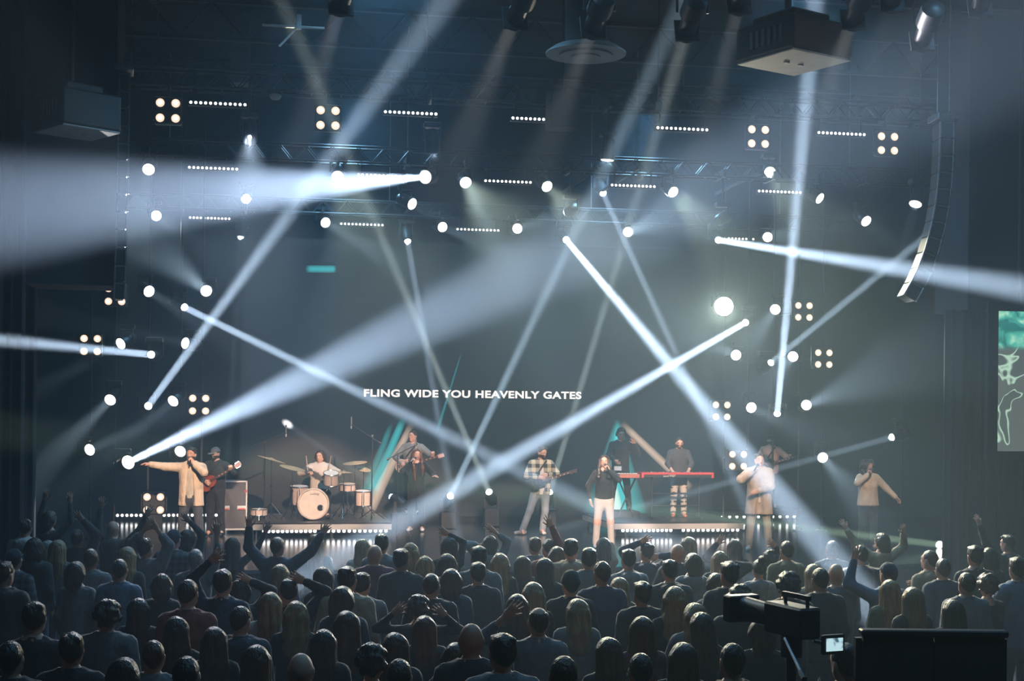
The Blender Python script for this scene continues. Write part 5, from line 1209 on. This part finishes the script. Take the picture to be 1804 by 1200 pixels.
# ------------------------------------------------------------------ hall side: video camera, barrier
cp = at_d(1425, 1125, 9.2); vc = empty('video_camera', (cp.x, cp.y, 0), (0, 0, math.radians(14)), 'television camera on a tripod with a lit viewfinder screen in the crowd', 'video camera'); zc = cp.z + .12
MB().box((-.10, .05, zc), (.16, .42, .20), bev=.015).build('camera_body', BLACK, vc); MB().cyl((-.10, .26, zc), (-.10, .60, zc), .07, .085, 20).build('zoom_lens', BLACK, vc, True); MB().box((-.10, .64, zc), (.24, .10, .18), bev=.01).build('lens_hood', BLACK, vc)
MB().box((-.10, .0, zc + .16), (.03, .28, .03)).build('top_handle', STEEL, vc)
for y in (-.12, .12): MB().cyl((-.10, y, zc + .09), (-.10, y, zc + .16), .012).build('handle_post', STEEL, vc)
def vf_mat():
    m = bpy.data.materials.new('viewfinder_picture'); m.use_nodes = True; n, l = m.node_tree.nodes, m.node_tree.links; n.clear(); tc = n.new('ShaderNodeTexCoord'); nz = n.new('ShaderNodeTexNoise'); nz.inputs['Scale'].default_value = 16; l.new(tc.outputs['Object'], nz.inputs[0]); r = n.new('ShaderNodeValToRGB'); r.color_ramp.elements[0].position = .40; r.color_ramp.elements[0].color = (.05, .12, .16, 1); r.color_ramp.elements[1].position = .52; r.color_ramp.elements[1].color = (.42, .62, .68, 1); l.new(nz.outputs[0], r.inputs[0]); e = n.new('ShaderNodeEmission'); l.new(r.outputs[0], e.inputs[0]); e.inputs[1].default_value = .45; o = n.new('ShaderNodeOutputMaterial'); l.new(e.outputs[0], o.inputs[0]); m.cycles.emission_sampling = 'NONE'; return m
vz = at_d(1439, 1134, 9.1).z; MB().box((.07, -.16, vz), (.17, .03, .125), bev=.006).build('viewfinder_case', BLACK, vc); MB().box((.07, -.178, vz), (.125, .006, .082)).build('viewfinder_screen', vf_mat(), vc); MB().cyl((-.04, -.1, vz + .02), (.03, -.14, vz), .012).build('viewfinder_arm', STEEL, vc)
MB().cyl((-.22, -.05, zc - .10), (-.36, -.42, zc - .24), .011, n=8).build('pan_bar', STEEL, vc, True); MB().cyl((-.36, -.42, zc - .24), (-.39, -.50, zc - .27), .018, n=8).build('pan_grip', BLACK, vc, True)
MB().cyl((-.10, .05, zc - .24), (-.10, .05, zc - .10), .07, n=16).build('fluid_head', BLACK, vc, True); MB().cyl((-.10, .05, zc - .6), (-.10, .05, zc - .24), .035).build('centre_column', BLACK, vc)
for i in range(3): aa = 2 * PI * i / 3 + .5; MB().cyl((-.10, .05, zc - .34), (-.10 + .42 * math.cos(aa), .05 + .42 * math.sin(aa), .01), .018, n=8).build('tripod_leg', STEEL, vc, True)
bp0, bp1 = at_d(1516, 1108, 8.4), at_d(1772, 1108, 8.4); by = (bp0.y + bp1.y) / 2; W = bp1.x - bp0.x
bb = empty('partition', ((bp0.x + bp1.x) / 2, by, 0), (0, 0, math.radians(-9.9)), 'black panelled partition in front of the standing crowd', 'partition'); bz = bp0.z
for i in range(2): MB().box((-W / 4 + i * W / 2, 0, bz / 2 - .02), (W / 2 - .01, .05, bz - .04), bev=.006).build('panel', BLACKM, bb)
MB().box((0, 0, bz - .02), (W + .02, .09, .04), bev=.008).build('top_rail', BLACK, bb)
for i in (-1, 0, 1): MB().box((i * W / 2, .06, bz / 2 - .03), (.05, .05, bz - .06)).build('post', BLACK, bb)
# ------------------------------------------------------------------ the audience
HAIRS = dict(s='short', f='fade', b='bald', g='balding', l='long', w='long_wavy', o='bob', t='long_straight', c='curly', u='bun', p='ponytail', k='cap', e='beanie')
HCOL = dict(d=('dark brown', DARK_H), n=('brown', BROWN_H), y=('blonde', BLOND_H), g=('grey', GREY_H), a=('auburn', AUBURN_H), k=('black', BLACK_H))
TCOL = dict(k=('black', cloth('crowd_black', (.025, .027, .03))), n=('navy', cloth('crowd_navy', (.03, .042, .07))), g=('grey', cloth('crowd_grey', (.14, .15, .16))), r=('rust red', cloth('crowd_rust', (.22, .06, .045))), o=('olive', cloth('crowd_olive', (.14, .13, .07))),
            w=('pale', cloth('crowd_pale', (.40, .39, .36))), t=('tan', cloth('crowd_tan', (.30, .23, .15))), p=('plaid', plaid('crowd_plaid', (.10, .12, .14), (.03, .035, .045), 12)), d=('denim', cloth('crowd_denim', (.08, .14, .22))), m=('maroon', cloth('crowd_maroon', (.12, .035, .05))), e=('dark green', cloth('crowd_green', (.03, .08, .06))))
JEANS = [cloth('crowd_jeans', (.05, .065, .10)), BLK, CHARCOAL]
# head px, head py, sex+hair style+hair colour+top colour, left hand pixel, right hand pixel
CROWD = [
 (45,930,'msdw',0,0),(88,915,'fodk',(80,868),(127,876)),(61,966,'fodk',0,0),(86,968,'fogg',0,0),(104,968,'fltg'.replace('t','y'),0,0),(137,948,'mfdk',0,(145,906)),
 (199,932,'mbdk',(177,884),(272,890)),(258,966,'modg'.replace('o','s'),(259,920),(275,918)),(306,951,'mkdp',0,0),(332,948,'fodk',0,(331,908)),(345,985,'mfgg',0,(388,910)),
 (410,962,'fldk',0,(492,903)),(26,986,'mkdp',0,0),(9,1012,'msdk',0,0),(137,1008,'fodg',0,0),(211,1004,'mfdd',0,0),(225,982,'flyk',0,0),(331,1046,'mfnr',0,0),
 (393,1026,'msdn',(373,972),0),(423,1042,'fodk',0,(440,1010)),(189,1086,'mcdg',0,0),(245,1076,'fldk',0,0),(309,1112,'fldk',0,0),(375,1130,'flnk',0,0),
 (424,1093,'mfnn',0,0),(126,1144,'msdk',0,0),(270,1156,'mfng',0,0),(330,1188,'mfdk',0,0),(490,963,'mfnn',(434,918),(586,922)),(558,957,'flyg',0,0),(640,966,'flyw',0,0),
 (672,958,'msdg',0,0),(660,977,'mbdm',0,0),(708,986,'msdk',0,0),(722,972,'fwyk',0,0),(747,996,'foyn',0,0),(786,994,'fonk',0,0),(790,962,'fldk',0,(785,930)),
 (843,982,'modg'.replace('o','s'),0,0),(880,992,'fwyk',0,0),(842,1010,'msdk',0,0),(864,958,'fodg',(855,950),(868,926)),(495,1012,'flyd',0,0),(509,1042,'msdk',0,(535,1008)),
 (477,1066,'flyw',0,0),(520,1082,'fwyk',0,0),(612,1022,'msdt',0,0),(638,1030,'msdg',0,0),(606,1056,'fonn',0,0),(608,1102,'ftne',0,0),(737,1072,'fcnk',(695,1084),(783,1086)),
 (747,1108,'ftak',0,0),(830,1126,'mbnk',0,0),(694,1142,'ftnk',0,0),(655,1168,'fcdk',0,0),(530,1180,'mbnk',0,0),(703,1193,'mfnk',0,0),(452,1166,'flnk',0,0),(803,1158,'fonk',0,0),
 (942,962,'msng',0,0),(966,966,'mfdr',0,(969,916)),(980,980,'fonm',0,0),(1006,968,'msdt',0,0),(1038,984,'msng',0,0),(1064,962,'fldt',0,(1052,968)),(1107,986,'msdg',0,0),
 (1138,973,'msdn',(1130,944),(1160,984)),(1192,974,'mbnk',0,0),(1213,962,'ftyk',0,0),(1180,1006,'msdk',0,0),(1218,992,'fong',0,0),(1268,988,'ftyk',0,(1290,988)),(1294,966,'flnk',(1260,948),0),
 (960,1002,'fldk',0,0),(920,996,'flnk',0,0),(938,1047,'fwyk',0,0),(1005,1028,'medk',0,0),(1016,1078,'fwyg',0,0),(1090,1036,'ftyk',0,0),(1130,1046,'msdk',0,0),(1188,1056,'fwyk',0,0),
 (1283,1012,'mskk',0,0),(1303,1056,'mcnk',0,0),(1222,1086,'fwyg',0,0),(1234,1104,'ftdk',0,0),(948,1094,'mgng',(886,1066),0),(1131,1112,'ftnm',0,0),(1340,1112,'fonk',0,0),
 (1128,1181,'mfdk',0,0),(993,1190,'mfnk',0,0),(1336,1002,'fudg',0,0),(912,1068,'flnk',0,0),(795,1022,'fonn',0,0),(760,1032,'mfnk',0,0),
 (1385,970,'mfno',0,0),(1356,986,'fcdk',0,(1363,952)),(1465,968,'mfgg',0,0),(1388,1032,'mcdk',0,0),(1432,1012,'flyt',0,0),(1445,1022,'mfdk',0,0),(1473,1012,'mbgg',0,0),
 (1515,978,'mfnk',0,0),(1551,954,'fodt',(1484,924),(1597,930)),(1563,1012,'mkdd',(1497,974),0),(1567,1042,'ftyo',0,0),(1606,1056,'ftyk',0,0),(1636,987,'mfnt',0,0),
 (1660,1002,'mfnn',0,0),(1717,980,'msdk',0,0),(1742,982,'fodk',0,0),(1776,958,'msdk',(1717,910),0),(1701,1028,'mfng',0,0),(1739,1032,'fcnk',0,0),(1792,1002,'msdd',0,0),
 (1676,1078,'flnk',0,0),(1488,1168,'msdk',0,0),(1260,1030,'fonk',0,0),(1060,1010,'mfnn',0,0),(570,1018,'fldk',0,0),(160,985,'mfdg',0,0),(285,1030,'fonk',0,0),
 (60,1090,'msdk',0,0),(570,1135,'fldk',0,0),(885,1150,'msdg',0,0),(1070,1150,'flnk',0,0),(1200,1160,'fldk',0,0),(1290,1165,'mfdk',0,0),(20,1160,'mfdk',0,0),(220,1190,'fodk',0,0),
]
rng = random.Random(11)
ppl = []
for (px, py, code, lh, rh) in CROWD:
    sex = code[0]; H0 = rng.uniform(1.74, 1.86) if sex == 'm' else rng.uniform(1.62, 1.73)
    ppl.append(dict(px=px, py=py, code=code, lh=lh, rh=rh, H=H0, lo=1.66 if sex == 'm' else 1.54, hi=1.93 if sex == 'm' else 1.84, dx=0.0))
def foot(p):
    q = at_z(p['px'], p['py'], p['H'] * .937); return q
for it in range(220):
    for p in ppl: p['q'] = foot(p)
    moved = False
    for i, a in enumerate(ppl):
        if a['q'].y > 22.55: a['H'] = min(a['hi'] + .08, a['H'] + .004)
        for b in ppl[i + 1:]:
            dx, dy = a['q'].x - b['q'].x, a['q'].y - b['q'].y
            if abs(dx) > .5 or abs(dy) > .65: continue
            if math.hypot(dx / .47, dy / .60) < 1:
                n, f = (a, b) if dy < 0 else (b, a)
                n['H'] = min(n['hi'], n['H'] + .003); f['H'] = max(f['lo'], f['H'] - .003); moved = True
                if it > 60 and abs(n['dx']) < 9: k_ = .25 if n['q'].x > f['q'].x else -.25; n['dx'] += k_; n['px'] += k_
    if not moved and it > 40: break
CROWD_ROOTS = []
for p in ppl:
    q = foot(p); loc = V((q.x, q.y, 0)); code = p['code']; sex, hs, hcol, tc = code; H = p['H']; sc = H / 1.755
    rz = math.atan2(-(4.6 - q.x), 32 - q.y) * .6 + rng.uniform(-.18, .18)
    sp = dict(H=H, sex=sex, hair=HAIRS[hs], hair_mat=HCOL[hcol][1], hat_mat=TCOL['k' if hs == 'e' else 'n'][1], top='long' if rng.random() < .7 else 'tee', top_mat=TCOL[tc][1], loose=rng.choice([.012, .018, .026]), hem=rng.uniform(.78, .86), girth=rng.uniform(.95, 1.12),
              bot_mat=rng.choice(JEANS), skin=rng.choice([0, 0, 0, 1, 1, 2]), hood=rng.random() < .25 and HAIRS[hs] not in ('long', 'long_wavy', 'long_straight'), head=(rng.uniform(-.05, .15), 0, rng.uniform(-.35, .35)))
    Ri = Matrix.Rotation(-rz, 3, 'Z'); raised = 0; dep = -((CAM_R.transposed() @ (q - CAM_P)).z)
    for n, h in (('L', p['lh']), ('R', p['rh'])):
        if h:
            w = at_d(h[0], h[1], dep - .02); l = (Ri @ (w - loc)) / sc; sh = V(((-.175 if n == 'L' else .175), 0, 1.41)); d = l - sh; l = sh + d.normalized() * max(.2, d.length - .09)
            sp['arm' + n] = (tuple(l), ((-1 if n == 'L' else 1), .35, -.35)); sp['hand' + n] = 'open'; sp['palm' + n] = (0, 1, 0); raised += 1
            sp['top'] = 'long' if tc in 'nkdprt' else 'mid'
        else: sp['arm' + n] = rng.choice(['down', 'down', 'down', 'front', 'clap'])
    hn = HAIRS[hs].replace('_', ' '); hw = {'bald': 'bald head', 'balding': 'thinning %s hair' % HCOL[hcol][0], 'cap': 'a cap', 'beanie': 'a knit beanie', 'bun': '%s hair in a top bun' % HCOL[hcol][0], 'fade': 'close cropped %s hair' % HCOL[hcol][0], 'bob': 'chin length %s hair' % HCOL[hcol][0]}.get(HAIRS[hs], '%s %s hair' % (hn, HCOL[hcol][0]))
    hw = hw.replace('long straight', 'very long straight')
    act = {0: '', 1: ' raising one hand', 2: ' raising both hands'}[raised]
    row = 'near stage' if q.y > 18.3 else 'mid crowd' if q.y > 13.8 else 'far back'
    hw = hw.replace('very long straight', 'very long').replace('dark brown', 'dark').replace('close cropped', 'cropped').replace('chin length', 'bobbed')
    lab = 'person with %s, %s %s%s, %s before %s' % (hw, TCOL[tc][0], 'hoodie' if sp['hood'] else 'top', act, row, zone(q.x).replace('the ', '', 1))
    if len(lab.split()) > 16: lab = lab.replace('near stage ', '').replace('mid crowd ', '').replace('far back ', '')
    r, J, s_ = make_person(sp, loc, rz, lab, 'standing audience'); CROWD_ROOTS.append(r)
